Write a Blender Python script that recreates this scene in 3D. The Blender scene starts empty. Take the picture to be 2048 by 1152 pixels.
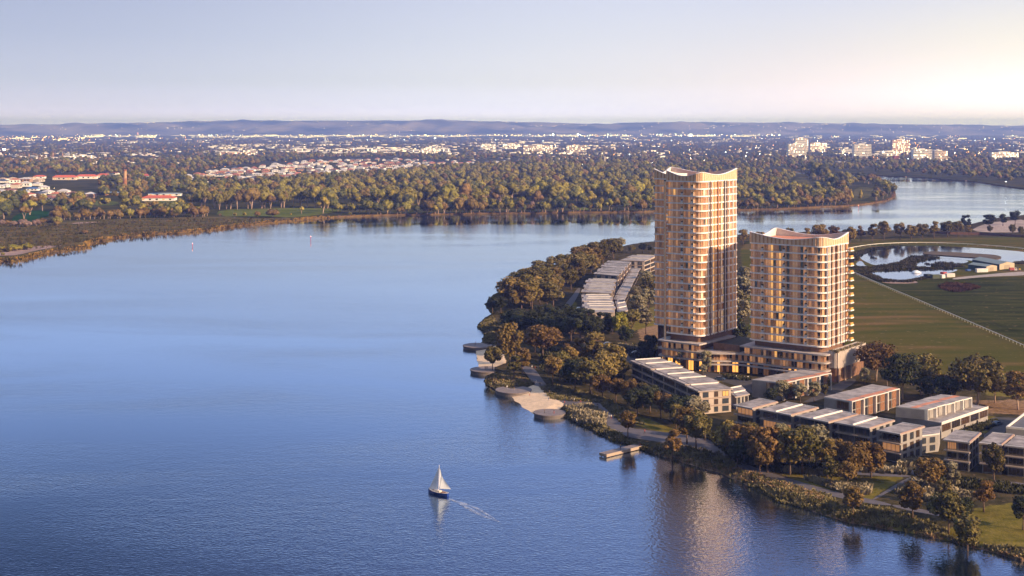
import bpy, math, random
import numpy as np
from mathutils import Vector
from mathutils.geometry import tessellate_polygon
random.seed(7); RNG = np.random.default_rng(7)
SC = bpy.context.scene; COL = SC.collection
F, HZ, CX, H = 2576.0, 256.0, 1024.0, 107.0     # lens in photo pixels, horizon row, centre column, camera height
LZ = 1.5                                         # ground level above the river
def G(px, py, z=LZ):
    d = F*(H-z)/(py-HZ); return ((px-CX)/F*d, d)
def G3(px, py, z=LZ):
    x, y = G(px, py, z); return (x, y, z)
def scale_at(py, z=LZ): return (py-HZ)/(H-z)    # photo pixels per metre
def PL(pts, z=LZ): return [G(a, b, z) for a, b in pts]
R = math.radians
# ------------------------------------------------------------------ materials
MATS = {}
def nodes(name):
    m = bpy.data.materials.new(name); m.use_nodes = True
    nt = m.node_tree; b = nt.nodes['Principled BSDF']; return m, nt, b
def lin(c): return (c[0], c[1], c[2], 1.0)
def mat(name, col, rough=.7, var=.0, scale=.5, metal=0., col2=None, emit=None, estr=0., spec=.5, detail=4., per_object=0., bump=0., stretch=None, ior=None):
    if name in MATS: return MATS[name]
    m, nt, b = nodes(name); N = nt.nodes; L = nt.links
    b.inputs['Roughness'].default_value = rough; b.inputs['Metallic'].default_value = metal
    b.inputs['Specular IOR Level'].default_value = spec
    if ior: b.inputs['IOR'].default_value = ior
    out = None
    if var or col2:
        geo = N.new('ShaderNodeNewGeometry'); src = geo.outputs['Position']
        if stretch:
            mp = N.new('ShaderNodeMapping'); mp.inputs['Scale'].default_value = stretch; L.new(src, mp.inputs[0]); src = mp.outputs[0]
        nz = N.new('ShaderNodeTexNoise'); nz.inputs['Scale'].default_value = scale; nz.inputs['Detail'].default_value = detail
        L.new(src, nz.inputs['Vector'])
        rp = N.new('ShaderNodeValToRGB')
        c1 = tuple(v*(1-var) for v in col); c2 = col2 or tuple(v*(1+var) for v in col)
        rp.color_ramp.elements[0].position = .36; rp.color_ramp.elements[1].position = .64
        rp.color_ramp.elements[0].color = lin(c1); rp.color_ramp.elements[1].color = lin(c2)
        L.new(nz.outputs['Fac'], rp.inputs[0]); out = rp.outputs[0]
        if bump:
            bp = N.new('ShaderNodeBump'); bp.inputs['Distance'].default_value = bump; bp.inputs['Strength'].default_value = .8
            L.new(nz.outputs['Fac'], bp.inputs['Height']); L.new(bp.outputs[0], b.inputs['Normal'])
    if per_object:
        oi = N.new('ShaderNodeObjectInfo'); hs = N.new('ShaderNodeHueSaturation')
        mr = N.new('ShaderNodeMapRange'); mr.inputs[3].default_value = 1-per_object; mr.inputs[4].default_value = 1+per_object
        L.new(oi.outputs['Random'], mr.inputs[0]); L.new(mr.outputs[0], hs.inputs['Value'])
        m2 = N.new('ShaderNodeMapRange'); m2.inputs[3].default_value = .5-per_object*.03; m2.inputs[4].default_value = .5+per_object*.04
        ml = N.new('ShaderNodeMath'); ml.operation = 'MULTIPLY'; ml.inputs[1].default_value = 7.31
        fr = N.new('ShaderNodeMath'); fr.operation = 'FRACT'
        L.new(oi.outputs['Random'], ml.inputs[0]); L.new(ml.outputs[0], fr.inputs[0]); L.new(fr.outputs[0], m2.inputs[0]); L.new(m2.outputs[0], hs.inputs['Hue'])
        if out is not None: L.new(out, hs.inputs['Color'])
        else: hs.inputs['Color'].default_value = lin(col)
        out = hs.outputs[0]
    if out is not None: L.new(out, b.inputs['Base Color'])
    else: b.inputs['Base Color'].default_value = lin(col)
    if emit:
        b.inputs['Emission Color'].default_value = lin(emit); b.inputs['Emission Strength'].default_value = estr
    MATS[name] = m; return m
def glass(name, col, rough=.06, emit=None, estr=0., metal=.0, ior=1.9):
    return mat(name, col, rough, emit=emit, estr=estr, metal=metal, ior=ior)

W_WHITE = mat('white_concrete', (.72, .69, .66), .55, var=.06, scale=.4)
W_LILAC = mat('slab_edge', (.88, .86, .88), .5, var=.04, scale=.3)
W_GREY = mat('grey_render', (.30, .28, .27), .8, var=.12, scale=.35)
W_ROOF = mat('roof_membrane', (.29, .255, .24), .8, var=.38, scale=.32, detail=8.)
W_ROOF2 = mat('pale_roof_membrane', (.31, .275, .26), .75, var=.3, scale=.3, detail=8.)
W_DARK = mat('dark_metal', (.05, .045, .045), .45, var=.2)
W_GOLD = mat('bronze_fin', (.56, .32, .17), .45, var=.12, scale=1.2)
W_GOLD2 = mat('pale_bronze_rib', (.78, .58, .40), .5, var=.1, scale=1.)
W_BROWN = mat('brown_cladding', (.20, .105, .06), .6, var=.2, scale=.8)
W_TERRA = mat('terracotta_roof', (.55, .22, .125), .8, var=.12, scale=.2)
W_TIMBER = mat('timber_screen', (.24, .115, .06), .6, var=.25, scale=1.5)
G_DARK = glass('dark_window_glass', (.035, .03, .03))
G_BRZ = glass('bronze_glow_glass', (.36, .165, .08), .1, emit=(1., .45, .18), estr=.06)  # mild self-glow added to lift the brightness of the facades
G_CUR = glass('curtained_glow_glass', (.62, .38, .22), .18, emit=(1., .52, .25), estr=.10)  # also glows a little, added to brighten the tower fronts
G_PALE = glass('pale_curtain_glow_glass', (.88, .70, .50), .2, emit=(1., .68, .4), estr=.24)  # sunlight on the right face put in as the glass's own glow
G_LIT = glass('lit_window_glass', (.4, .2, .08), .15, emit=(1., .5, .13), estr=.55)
G_TOWN = glass('town_glow_glass', (.5, .4, .3), .2, emit=(1., .8, .55), estr=2.4)  # lit windows, extra glow added to stand for the blocks' bright walls
G_AMBER = glass('amber_lit_glass', (.4, .2, .08), .2, emit=(1., .42, .08), estr=1.1)
G_WARMDIM = glass('dim_lit_glass', (.34, .17, .085), .12, emit=(1., .45, .17), estr=.24)  # lit rooms, with the glow raised further to brighten the facade
G_BROWN = glass('brown_window_glass', (.09, .055, .035))
G_BLUE = glass('blue_grey_glass', (.05, .06, .075))
W_SAND = mat('beach_sand', (.74, .54, .35), .9, var=.1, scale=.6, bump=.05)
W_PAVE = mat('path_paving', (.105, .092, .10), .85, var=.14, scale=.5)
W_ASPH = mat('asphalt', (.055, .05, .05), .85, var=.2, scale=.4)
W_DECK = mat('deck_boards', (.20, .165, .16), .8, var=.15, scale=.7)
W_TRUNK = mat('tree_bark', (.13, .085, .06), .85, var=.3, scale=3.)
W_TRUNKP = mat('pale_gum_bark', (.42, .30, .23), .85, var=.25, scale=.6)
def leaf(name, c, c2, po=.25, sc=.9): return mat(name, c, .6, col2=c2, scale=sc, per_object=po, spec=.08)
L_OLIVE = leaf('olive_leaves', (0.076, 0.068, 0.021), (0.183, 0.144, 0.050))
L_GOLD = leaf('golden_olive_leaves', (0.124, 0.096, 0.027), (0.278, 0.190, 0.061))
L_RUST = leaf('rust_leaves', (.10, .060, .019), (.225, .140, .048), .2)
L_DARK = leaf('dark_green_leaves', (0.021, 0.027, 0.012), (0.061, 0.065, 0.029))
L_SILVER = leaf('silver_green_leaves', (0.146, 0.134, 0.081), (0.337, 0.293, 0.183))
L_GREEN = leaf('yellow_green_leaves', (0.132, 0.139, 0.023), (0.307, 0.264, 0.044))
LF_OLIVE = leaf('far_olive_leaves', (0.106, 0.096, 0.017), (0.264, 0.222, 0.048), .3, .35)
LF_BROWN = leaf('far_brown_leaves', (.105, .070, .020), (.22, .145, .05), .3, .35)
LF_DARK = leaf('far_dark_leaves', (0.046, 0.053, 0.017), (0.114, 0.114, 0.036), .3, .35)
LF_YEL = leaf('far_yellow_leaves', (0.189, 0.160, 0.022), (0.377, 0.290, 0.051), .15, .35)
LF_GREY = leaf('far_grey_leaves', (0.145, 0.102, 0.087), (0.275, 0.189, 0.160), .2, .35)
# ------------------------------------------------------------------ mesh building
class MB:
    def __init__(s): s.v = []; s.f = []; s.m = []; s.mats = []
    def mi(s, m):
        if m not in s.mats: s.mats.append(m)
        return s.mats.index(m)
    def face(s, pts, m):
        i = len(s.v); s.v += [tuple(p) for p in pts]; s.f.append(tuple(range(i, i+len(pts)))); s.m.append(s.mi(m))
    def prism(s, poly, z0, z1, m, top=None, bottom=True):
        n = len(poly); i = len(s.v)
        a = sum(poly[k][0]*poly[(k+1) % n][1]-poly[(k+1) % n][0]*poly[k][1] for k in range(n))
        if a < 0: poly = poly[::-1]
        s.v += [(p[0], p[1], z0) for p in poly]+[(p[0], p[1], z1) for p in poly]
        for k in range(n):
            j = (k+1) % n; s.f.append((i+k, i+j, i+n+j, i+n+k)); s.m.append(s.mi(m))
        s.f.append(tuple(range(i+n, i+2*n))); s.m.append(s.mi(top or m))
        if bottom: s.f.append(tuple(range(i+n-1, i-1, -1)) if i else tuple(range(n-1, -1, -1))); s.m.append(s.mi(m))
    def obox(s, o, a, b, z0, z1, m, top=None):   # origin, two 2d edge vectors
        s.prism([(o[0], o[1]), (o[0]+a[0], o[1]+a[1]), (o[0]+a[0]+b[0], o[1]+a[1]+b[1]), (o[0]+b[0], o[1]+b[1])], z0, z1, m, top)
    def box(s, cx, cy, sx, sy, z0, z1, m, ang=0., top=None):
        c, n = math.cos(ang), math.sin(ang); a = (c*sx, n*sx); b = (-n*sy, c*sy)
        s.obox((cx-a[0]/2-b[0]/2, cy-a[1]/2-b[1]/2), a, b, z0, z1, m, top)
    def tube(s, pts, rad, m, seg=6, cap=True):
        rings = []; n = len(pts)
        for k, p in enumerate(pts):
            p = Vector(p); d = (Vector(pts[min(k+1, n-1)])-Vector(pts[max(k-1, 0)]))
            d = d.normalized() if d.length > 1e-9 else Vector((0, 0, 1))
            a = d.orthogonal().normalized() if abs(d.z) < .95 else Vector((1, 0, 0)); a = (a-d*a.dot(d)).normalized(); b = d.cross(a)
            r = rad[k] if isinstance(rad, (list, tuple)) else rad; i = len(s.v)
            for q in range(seg):
                t = 2*math.pi*q/seg; w = p+a*(r*math.cos(t))+b*(r*math.sin(t)); s.v.append(tuple(w))
            rings.append(i)
        for k in range(n-1):
            for q in range(seg):
                s.f.append((rings[k]+q, rings[k]+(q+1) % seg, rings[k+1]+(q+1) % seg, rings[k+1]+q)); s.m.append(s.mi(m))
        if cap:
            s.f.append(tuple(rings[0]+q for q in range(seg-1, -1, -1))); s.m.append(s.mi(m))
            s.f.append(tuple(rings[-1]+q for q in range(seg))); s.m.append(s.mi(m))
    def bipanel(s, a, b, z0, z1, m): s.face([(a[0], a[1], z0), (b[0], b[1], z0), (b[0], b[1], z1), (a[0], a[1], z1)], m)
    def mesh(s, name, o=(0, 0, 0), smooth=False):
        me = bpy.data.meshes.new(name)
        me.from_pydata([(x-o[0], y-o[1], z-o[2]) for x, y, z in s.v], [], s.f)
        for m in s.mats: me.materials.append(m)
        me.polygons.foreach_set('material_index', s.m)
        if smooth: me.polygons.foreach_set('use_smooth', [True]*len(s.f))
        me.update(); return me
    def build(s, name, parent=None, o=(0, 0, 0), smooth=False):
        return link(name, s.mesh(name, o, smooth), parent)
def link(name, me, parent=None, loc=None):
    ob = bpy.data.objects.new(name, me); COL.objects.link(ob)
    if parent is not None: ob.parent = parent
    if loc is not None: ob.location = loc
    return ob
def tag(o, label=None, cat=None, group=None, kind=None):
    if label: o['label'] = label
    if cat: o['category'] = cat
    if group: o['group'] = group
    if kind: o['kind'] = kind
    return o
def thing(name, label, cat, loc, group=None, rz=0.):
    o = bpy.data.objects.new(name, None); COL.objects.link(o); o.location = loc; o.rotation_euler = (0, 0, rz)
    return tag(o, label, cat, group)
def copy_tree(o, loc=None, rz=None, sc=None):
    c = o.copy(); COL.objects.link(c)
    if loc is not None: c.location = loc
    if rz is not None: c.rotation_euler = (0, 0, rz)
    if sc is not None: c.scale = sc if isinstance(sc, (tuple, list)) else (sc, sc, sc)
    for ch in o.children:
        d = ch.copy(); d.parent = c; COL.objects.link(d)
        for g in ch.children:
            e = g.copy(); e.parent = d; COL.objects.link(e)
    return c
def fast_mesh(name, V, Q, mats, mi=None, smooth=False):
    """numpy verts (n,3), faces (k,3 or 4)"""
    me = bpy.data.meshes.new(name); V = np.asarray(V, 'f4'); Q = np.asarray(Q, 'i4'); k = Q.shape[1]
    me.vertices.add(len(V)); me.vertices.foreach_set('co', V.ravel())
    me.loops.add(Q.size); me.loops.foreach_set('vertex_index', Q.ravel())
    me.polygons.add(len(Q)); me.polygons.foreach_set('loop_start', np.arange(0, Q.size, k, dtype='i4')); me.polygons.foreach_set('loop_total', np.full(len(Q), k, 'i4'))
    for m in mats: me.materials.append(m)
    if mi is not None: me.polygons.foreach_set('material_index', np.asarray(mi, 'i4'))
    if smooth: me.polygons.foreach_set('use_smooth', np.ones(len(Q), bool))
    me.update(calc_edges=True); me.validate(); return me
def sheet(name, poly, z, m, kind='structure', thick=0.):
    b = MB()
    if thick: b.prism(poly, z-thick, z, m)
    else:
        a = sum(poly[k][0]*poly[(k+1) % len(poly)][1]-poly[(k+1) % len(poly)][0]*poly[k][1] for k in range(len(poly)))
        b.face([(p[0], p[1], z) for p in (poly if a > 0 else poly[::-1])], m)
    return tag(b.build(name), kind=kind)
def smooth_poly(pts, it=2, closed=True):
    for _ in range(it):
        out = []; n = len(pts)
        rng = range(n) if closed else range(n-1)
        if not closed: out.append(pts[0])
        for k in rng:
            a, b = pts[k], pts[(k+1) % n]
            out += [(a[0]*.75+b[0]*.25, a[1]*.75+b[1]*.25), (a[0]*.25+b[0]*.75, a[1]*.25+b[1]*.75)]
        if not closed: out.append(pts[-1])
        pts = out
    return pts
def sdf(poly, X, Y):
    """signed distance, positive inside"""
    P = np.asarray(poly, float); Qn = np.roll(P, -1, 0); d = np.full(X.shape, 1e18); ins = np.zeros(X.shape, bool)
    for (ax, ay), (bx, by) in zip(P, Qn):
        ex, ey = bx-ax, by-ay; wx, wy = X-ax, Y-ay
        t = np.clip((wx*ex+wy*ey)/(ex*ex+ey*ey+1e-12), 0, 1); d = np.minimum(d, (wx-ex*t)**2+(wy-ey*t)**2)
        c = (ay <= Y) != (by <= Y)
        with np.errstate(divide='ignore', invalid='ignore'): xi = ax+(Y-ay)*ex/(ey if ey else 1e-12)
        ins ^= c & (X < xi)
    return np.where(ins, 1, -1)*np.sqrt(d)
def inside(poly, x, y): return bool(sdf(poly, np.array([x]), np.array([y]))[0] > 0)
ONES = 'zeroth first second third fourth fifth sixth seventh eighth ninth tenth eleventh twelfth thirteenth fourteenth fifteenth sixteenth seventeenth eighteenth nineteenth'.split()
TENS = {2: ('twentieth', 'twenty'), 3: ('thirtieth', 'thirty'), 4: ('fortieth', 'forty'), 5: ('fiftieth', 'fifty'), 6: ('sixtieth', 'sixty'), 7: ('seventieth', 'seventy'), 8: ('eightieth', 'eighty'), 9: ('ninetieth', 'ninety')}
def ordinal(n):
    if n < 20: return ONES[n]
    if n % 10 == 0: return TENS[n//10][0]
    return TENS[n//10][1]+'-'+ONES[n % 10]
# ------------------------------------------------------------------ camera, sun, sky, air
cam = bpy.data.cameras.new('camera'); co = bpy.data.objects.new('camera', cam); COL.objects.link(co)
co.location = (0, 0, H); co.rotation_euler = (R(90), 0, 0); cam.sensor_width = 36; cam.lens = F/2048*36
cam.shift_y = -(576-HZ)/2048; cam.clip_start = 1; cam.clip_end = 80000; SC.camera = co
SUN_EL = 22.0; SUN_DIR = Vector((.85, -.53, 0)).normalized()*math.cos(R(SUN_EL))+Vector((0, 0, math.sin(R(SUN_EL))))
sl = bpy.data.lights.new('sun', 'SUN'); sl.energy = 5.0; sl.angle = R(.6); sl.color = (1., .71, .46)
so = bpy.data.objects.new('sun', sl); COL.objects.link(so); so.rotation_euler = SUN_DIR.to_track_quat('Z', 'Y').to_euler(); so.location = (300, -200, 300)
w = bpy.data.worlds.new('World'); SC.world = w; w.use_nodes = True; nt = w.node_tree; N = nt.nodes; L = nt.links
bg = N['Background']
def math_node(op, a=None, b=None, clamp=False):
    n = N.new('ShaderNodeMath'); n.operation = op; n.use_clamp = clamp
    for i, v in enumerate((a, b)):
        if v is None: continue
        if isinstance(v, (int, float)): n.inputs[i].default_value = v
        else: L.new(v, n.inputs[i])
    return n.outputs[0]
tc = N.new('ShaderNodeTexCoord'); sx = N.new('ShaderNodeSeparateXYZ'); L.new(tc.outputs['Generated'], sx.inputs[0])
el = math_node('MULTIPLY', math_node('ARCSINE', sx.outputs['Z']), 180/math.pi)
az = math_node('MULTIPLY', math_node('ARCTAN2', sx.outputs['X'], sx.outputs['Y']), 180/math.pi)
def ramp(fac, stops):
    r = N.new('ShaderNodeValToRGB'); e = r.color_ramp.elements
    while len(e) < len(stops): e.new(.5)
    for k, (p, c) in enumerate(stops): e[k].position = p; e[k].color = (*c, 1)
    L.new(fac, r.inputs[0]); return r.outputs[0]
def rng(v, a, b, c=0., d=1.):
    n = N.new('ShaderNodeMapRange'); n.inputs[1].default_value = a; n.inputs[2].default_value = b; n.inputs[3].default_value = c; n.inputs[4].default_value = d
    L.new(v, n.inputs[0]); return n.outputs[0]
ef = rng(el, 0, 60)
E = lambda d: d/60.
cool = ramp(ef, [(0, (1.5, 1.24, 2.0)), (E(1), (.83, .79, 1.02)), (E(2), (.62, .645, .80)), (E(4), (.49, .54, .72)), (E(6), (.42, .475, .67)), (E(7.4), (.48, .62, 1.02)), (E(9.5), (.40, .54, .95)), (E(12), (.25, .36, .69)), (E(15), (.115, .175, .345)), (E(19), (.006, .012, .035)), (E(30), (.01, .02, .06)), (E(46), (.58, .74, 1.15)), (E(60), (.74, .92, 1.42))])  # dark band and bright zenith, out of view, shaped for water reflections and fill
pale = ramp(ef, [(0, (2.1, 1.85, 3.4)), (E(1), (1.13, 1.12, 1.48)), (E(2), (.88, .90, 1.0)), (E(4), (.75, .79, .92)), (E(6), (.67, .71, .88)), (E(8), (.58, .71, 1.06)), (E(12), (.38, .53, 1.0)), (E(15), (.24, .34, .66)), (E(19), (.16, .20, .42)), (E(28), (.08, .11, .25)), (E(46), (.58, .74, 1.15)), (E(60), (.74, .92, 1.42))])
def mixc(f, a, b, mode='MIX'):
    n = N.new('ShaderNodeMix'); n.data_type = 'RGBA'; n.blend_type = mode; n.clamp_factor = True
    if isinstance(f, float): n.inputs[0].default_value = f
    else: L.new(f, n.inputs[0])
    for i, v in ((6, a), (7, b)):
        if isinstance(v, tuple): n.inputs[i].default_value = (*v, 1)
        else: L.new(v, n.inputs[i])
    return n.outputs[2]
azs = N.new('ShaderNodeMapRange'); azs.interpolation_type = 'SMOOTHSTEP'; azs.inputs[1].default_value = -24; azs.inputs[2].default_value = 8; L.new(az, azs.inputs[0])
sky = mixc(azs.outputs[0], cool, pale)
# warm evening glow low in the right of the view
gx = math_node('DIVIDE', math_node('SUBTRACT', az, 24.), 8.); gy = math_node('DIVIDE', math_node('SUBTRACT', el, 2.4), 2.9)
g = math_node('EXPONENT', math_node('MULTIPLY', math_node('ADD', math_node('MULTIPLY', gx, gx), math_node('MULTIPLY', gy, gy)), -1.))
gx3 = math_node('DIVIDE', math_node('SUBTRACT', az, 22.), 17.); gy3 = math_node('DIVIDE', math_node('SUBTRACT', el, 1.6), 2.9)
g3 = math_node('EXPONENT', math_node('MULTIPLY', math_node('ADD', math_node('MULTIPLY', gx3, gx3), math_node('MULTIPLY', gy3, gy3)), -1.))
sky = mixc(math_node('MULTIPLY', g3, .7), sky, (.98, .80, .73))
sky = mixc(g, sky, (1.03, .965, .83))
gx2 = math_node('DIVIDE', math_node('SUBTRACT', az, 26.), 13.); gy2 = math_node('DIVIDE', math_node('SUBTRACT', el, .6), 1.8)
g2 = math_node('EXPONENT', math_node('MULTIPLY', math_node('ADD', math_node('MULTIPLY', gx2, gx2), math_node('MULTIPLY', gy2, gy2)), -1.))
sky = mixc(math_node('MULTIPLY', g2, .55), sky, (2.4, 1.85, 2.2))
# the sky behind the camera: physical sky round the low sun
st = N.new('ShaderNodeTexSky'); st.sky_type = 'NISHITA'; st.sun_disc = False; st.sun_elevation = R(SUN_EL); st.sun_rotation = math.atan2(SUN_DIR.x, SUN_DIR.y)
nis = mixc(1., st.outputs[0], (.095, .082, .078), 'MULTIPLY')
bk = N.new('ShaderNodeMapRange'); bk.interpolation_type = 'SMOOTHSTEP'; bk.inputs[1].default_value = .25; bk.inputs[2].default_value = -.45; L.new(sx.outputs['Y'], bk.inputs[0])
sky = mixc(bk.outputs[0], sky, nis)
L.new(sky, bg.inputs['Color']); bg.inputs['Strength'].default_value = .69
vs = SC.view_settings; vs.view_transform = 'Standard'; vs.look = 'None'; vs.exposure = .6; vs.gamma = 1.; vs.use_curve_mapping = False
cy = SC.cycles; cy.use_denoising = True; cy.max_bounces = 5; cy.diffuse_bounces = 2; cy.glossy_bounces = 3; cy.transmission_bounces = 3; cy.volume_bounces = 0; cy.transparent_max_bounces = 8
cy.caustics_reflective = False; cy.caustics_refractive = False; cy.sample_clamp_indirect = 4.
# haze
hz = MB(); hz.prism([(-15500, -400), (15500, -400), (15500, 24500), (-15500, 24500)], -4, 262, None)
hm = bpy.data.materials.new('haze_air'); hm.use_nodes = True; n_ = hm.node_tree; n_.nodes.remove(n_.nodes['Principled BSDF'])
pv = n_.nodes.new('ShaderNodeVolumePrincipled'); pv.inputs['Density'].default_value = 5.4e-5; pv.inputs['Color'].default_value = (.43, .64, 1.8, 1); pv.inputs['Anisotropy'].default_value = .1
n_.links.new(pv.outputs[0], n_.nodes['Material Output'].inputs['Volume'])
hz.mats = [hm]; hz.m = [0]*len(hz.f); tag(hz.build('haze'), kind='stuff')
# ------------------------------------------------------------------ water
def water_mat(name, deep, ior=2.0, amp=1., rough=.05):
    m, nt, b = nodes(name); N = nt.nodes; L = nt.links
    b.inputs['Base Color'].default_value = lin(deep); b.inputs['IOR'].default_value = ior; b.inputs['Base Color'].default_value = (.006, .016, .03, 1)
    gl = N.new('ShaderNodeBsdfGlossy'); gl.inputs['Color'].default_value = lin(deep); ms = N.new('ShaderNodeMixShader'); ms.inputs[0].default_value = .55; L.new(b.outputs[0], ms.inputs[1]); L.new(gl.outputs[0], ms.inputs[2]); L.new(ms.outputs[0], N['Material Output'].inputs['Surface'])
    geo = N.new('ShaderNodeNewGeometry')
    def nz(scale, st=(1, 1, 1), det=2., rot=0., dist=0.):
        mp = N.new('ShaderNodeMapping'); mp.inputs['Scale'].default_value = st; mp.inputs['Rotation'].default_value = (0, 0, rot); L.new(geo.outputs['Position'], mp.inputs[0])
        t = N.new('ShaderNodeTexNoise'); t.inputs['Scale'].default_value = scale; t.inputs['Detail'].default_value = det; t.inputs['Distortion'].default_value = dist
        L.new(mp.outputs[0], t.inputs['Vector']); return t.outputs['Fac']
    calm = N.new('ShaderNodeMapRange'); calm.inputs[1].default_value = .38; calm.inputs[2].default_value = .62; calm.inputs[3].default_value = .04; calm.inputs[4].default_value = 1.
    L.new(nz(.006, (.4, 1.5, 1), 5., .25, 1.4), calm.inputs[0])
    far = N.new('ShaderNodeSeparateXYZ'); L.new(geo.outputs['Position'], far.inputs[0])
    fm = N.new('ShaderNodeMapRange'); fm.inputs[1].default_value = 330; fm.inputs[2].default_value = 900; fm.inputs[3].default_value = 1.; fm.inputs[4].default_value = .5; L.new(far.outputs['Y'], fm.inputs[0])
    fx = N.new('ShaderNodeMapRange'); fx.inputs[1].default_value = 200; fx.inputs[2].default_value = 420; fx.inputs[3].default_value = 0.; fx.inputs[4].default_value = .6; L.new(far.outputs['X'], fx.inputs[0])
    fs_ = N.new('ShaderNodeMath'); fs_.operation = 'ADD'; L.new(fm.outputs[0], fs_.inputs[0]); L.new(fx.outputs[0], fs_.inputs[1])
    am = N.new('ShaderNodeMath'); am.operation = 'MULTIPLY'; L.new(calm.outputs[0], am.inputs[0]); L.new(fs_.outputs[0], am.inputs[1])
    b1 = N.new('ShaderNodeBump'); b1.inputs['Distance'].default_value = .10*amp; L.new(am.outputs[0], b1.inputs['Strength']); L.new(nz(.85, (1., 1.5, 1), 2.5, .2), b1.inputs['Height'])
    b2 = N.new('ShaderNodeBump'); b2.inputs['Distance'].default_value = .07*amp; L.new(am.outputs[0], b2.inputs['Strength']); L.new(nz(.16, (1., 1.7, 1), 2., -.15), b2.inputs['Height'])
    L.new(b2.outputs[0], b1.inputs['Normal']); L.new(b1.outputs[0], b.inputs['Normal']); L.new(b1.outputs[0], gl.inputs['Normal'])
    rr = N.new('ShaderNodeMapRange'); rr.inputs[3].default_value = rough*.5; rr.inputs[4].default_value = rough*1.6; L.new(calm.outputs[0], rr.inputs[0]); L.new(rr.outputs[0], b.inputs['Roughness']); L.new(rr.outputs[0], gl.inputs['Roughness'])
    return m
WATER = water_mat('river_water', (.76, .88, 1.))
POND = water_mat('pond_water', (.72, .78, .92), amp=.3)
sheet('river', [(-2600, -250), (1500, -250), (3400, 4300), (-2600, 4300)], 0., WATER)
# ------------------------------------------------------------------ near bank
SHORE = [(2160, 1170), (2048, 1125), (1990, 1108), (1900, 1085), (1800, 1062), (1700, 1045), (1620, 1020), (1560, 1005), (1480, 962), (1440, 945), (1400, 934), (1330, 914), (1290, 903), (1250, 889), (1215, 877), (1180, 858), (1140, 838), (1108, 829), (1068, 828), (1052, 818), (1036, 803), (1024, 789), (998, 784), (972, 768), (969, 745), (960, 738), (955, 722), (956, 708), (955, 697), (964, 683), (970, 668), (958, 660), (950, 653), (966, 640), (980, 627), (970, 607), (1000, 578), (1060, 548), (1130, 522), (1200, 503), (1260, 490), (1330, 481), (1480, 471), (1600, 466), (1760, 463), (1880, 459), (1935, 450), (1985, 438), (2048, 431), (2300, 421)]
shore = [G(a, b, 0) for a, b in SHORE]
near_poly = shore+[(900, 1600), (900, 200), (200, 200)]
def wob(x, y, s, a): return a*(np.sin(x*s*1.3+y*s*.7)+np.sin(x*s*2.9-y*s*2.1+1.7)*.5+np.sin(y*s*4.3+x*s*1.1)*.3)
BEACHES = [PL([(1018, 786), (1066, 774), (1077, 776), (1130, 812), (1112, 824), (1062, 834), (1030, 806)], .8), PL([(950, 696), (1004, 692), (1014, 730), (958, 741)], .8)]
def ground_z(X, Y):
    X = np.asarray(X, float); Y = np.asarray(Y, float); d = sdf(near_poly, X, Y)+wob(X, Y, .16, .55)
    beach = np.maximum.reduce([sdf(b, X, Y) for b in BEACHES]); sl = np.where(beach > -2, .13, .4)
    z = np.minimum(np.maximum(d*sl, -2.), LZ); return z+np.where(d > 4, 0, 0)
def gz(x, y): return float(ground_z([x], [y])[0])
def masks(X, Y, polys, soft): return np.clip(np.maximum.reduce([sdf(p, X, Y) for p in polys])/soft+.5, 0, 1)
TURF = [PL([(1480, 700), (1500, 640), (1480, 500), (1500, 478), (1700, 478), (2100, 472), (2700, 470), (2700, 800), (2048, 785), (1850, 748), (1740, 700)])]
HEATH = [PL([(1720, 553), (1790, 561), (1900, 557), (2060, 553), (2700, 560), (2700, 760), (2060, 690), (1950, 646), (1850, 604), (1770, 570)])]
LAWNS = [PL(p) for p in ([(1640, 985), (1560, 948), (1610, 945), (1730, 955), (1815, 948), (1742, 1000)], [(1880, 1075), (1955, 1015), (2070, 1000), (2100, 1100), (2000, 1090)], [(1740, 1012), (1830, 1035), (1900, 1060), (1840, 1062), (1720, 1030)],
    [(1880, 845), (1945, 825), (1992, 835), (1975, 865), (1900, 875)], [(1010, 628), (1085, 628), (1080, 636), (1000, 640)], [(1128, 620), (1150, 600), (1160, 630), (1135, 645)], [(1430, 757), (1520, 758), (1500, 766), (1430, 764)], [(1235, 640), (1310, 612), (1310, 650), (1245, 668)], [(1255, 820), (1350, 860), (1330, 868), (1245, 840)], [(1980, 760), (2080, 770), (2080, 800), (1970, 790)])]
EARTH = [PL(p) for p in ([(1320, 903), (1420, 928), (1490, 940), (1640, 988), (1640, 1002), (1480, 955), (1330, 915)], [(1620, 1010), (1760, 1042), (1860, 1060), (2048, 1100), (2048, 1126), (1700, 1045)], [(1800, 800), (2060, 800), (2060, 832), (1880, 818)], [(1275, 660), (1330, 640), (1330, 672), (1285, 690)], [(1130, 660), (1230, 690), (1180, 700)])]
def grid_land(name, xs, ys, m, attrs):
    X, Y = np.meshgrid(xs, ys); Z = ground_z(X, Y); ny, nx = X.shape
    idx = np.arange(nx*ny).reshape(ny, nx); q = np.stack([idx[:-1, :-1], idx[:-1, 1:], idx[1:, 1:], idx[1:, :-1]], -1).reshape(-1, 4)
    keep = (Z.ravel()[q] > -1.9).any(1); q = q[keep]; used = np.unique(q); rm = np.full(nx*ny, -1); rm[used] = np.arange(len(used))
    me = fast_mesh(name, np.stack([X.ravel(), Y.ravel(), Z.ravel()], 1)[used], rm[q], [m], smooth=True)
    for an, (polys, soft) in attrs.items():
        a = me.attributes.new(an, 'FLOAT', 'POINT'); a.data.foreach_set('value', masks(X.ravel()[used], Y.ravel()[used], polys, soft).astype('f4'))
    return me
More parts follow.
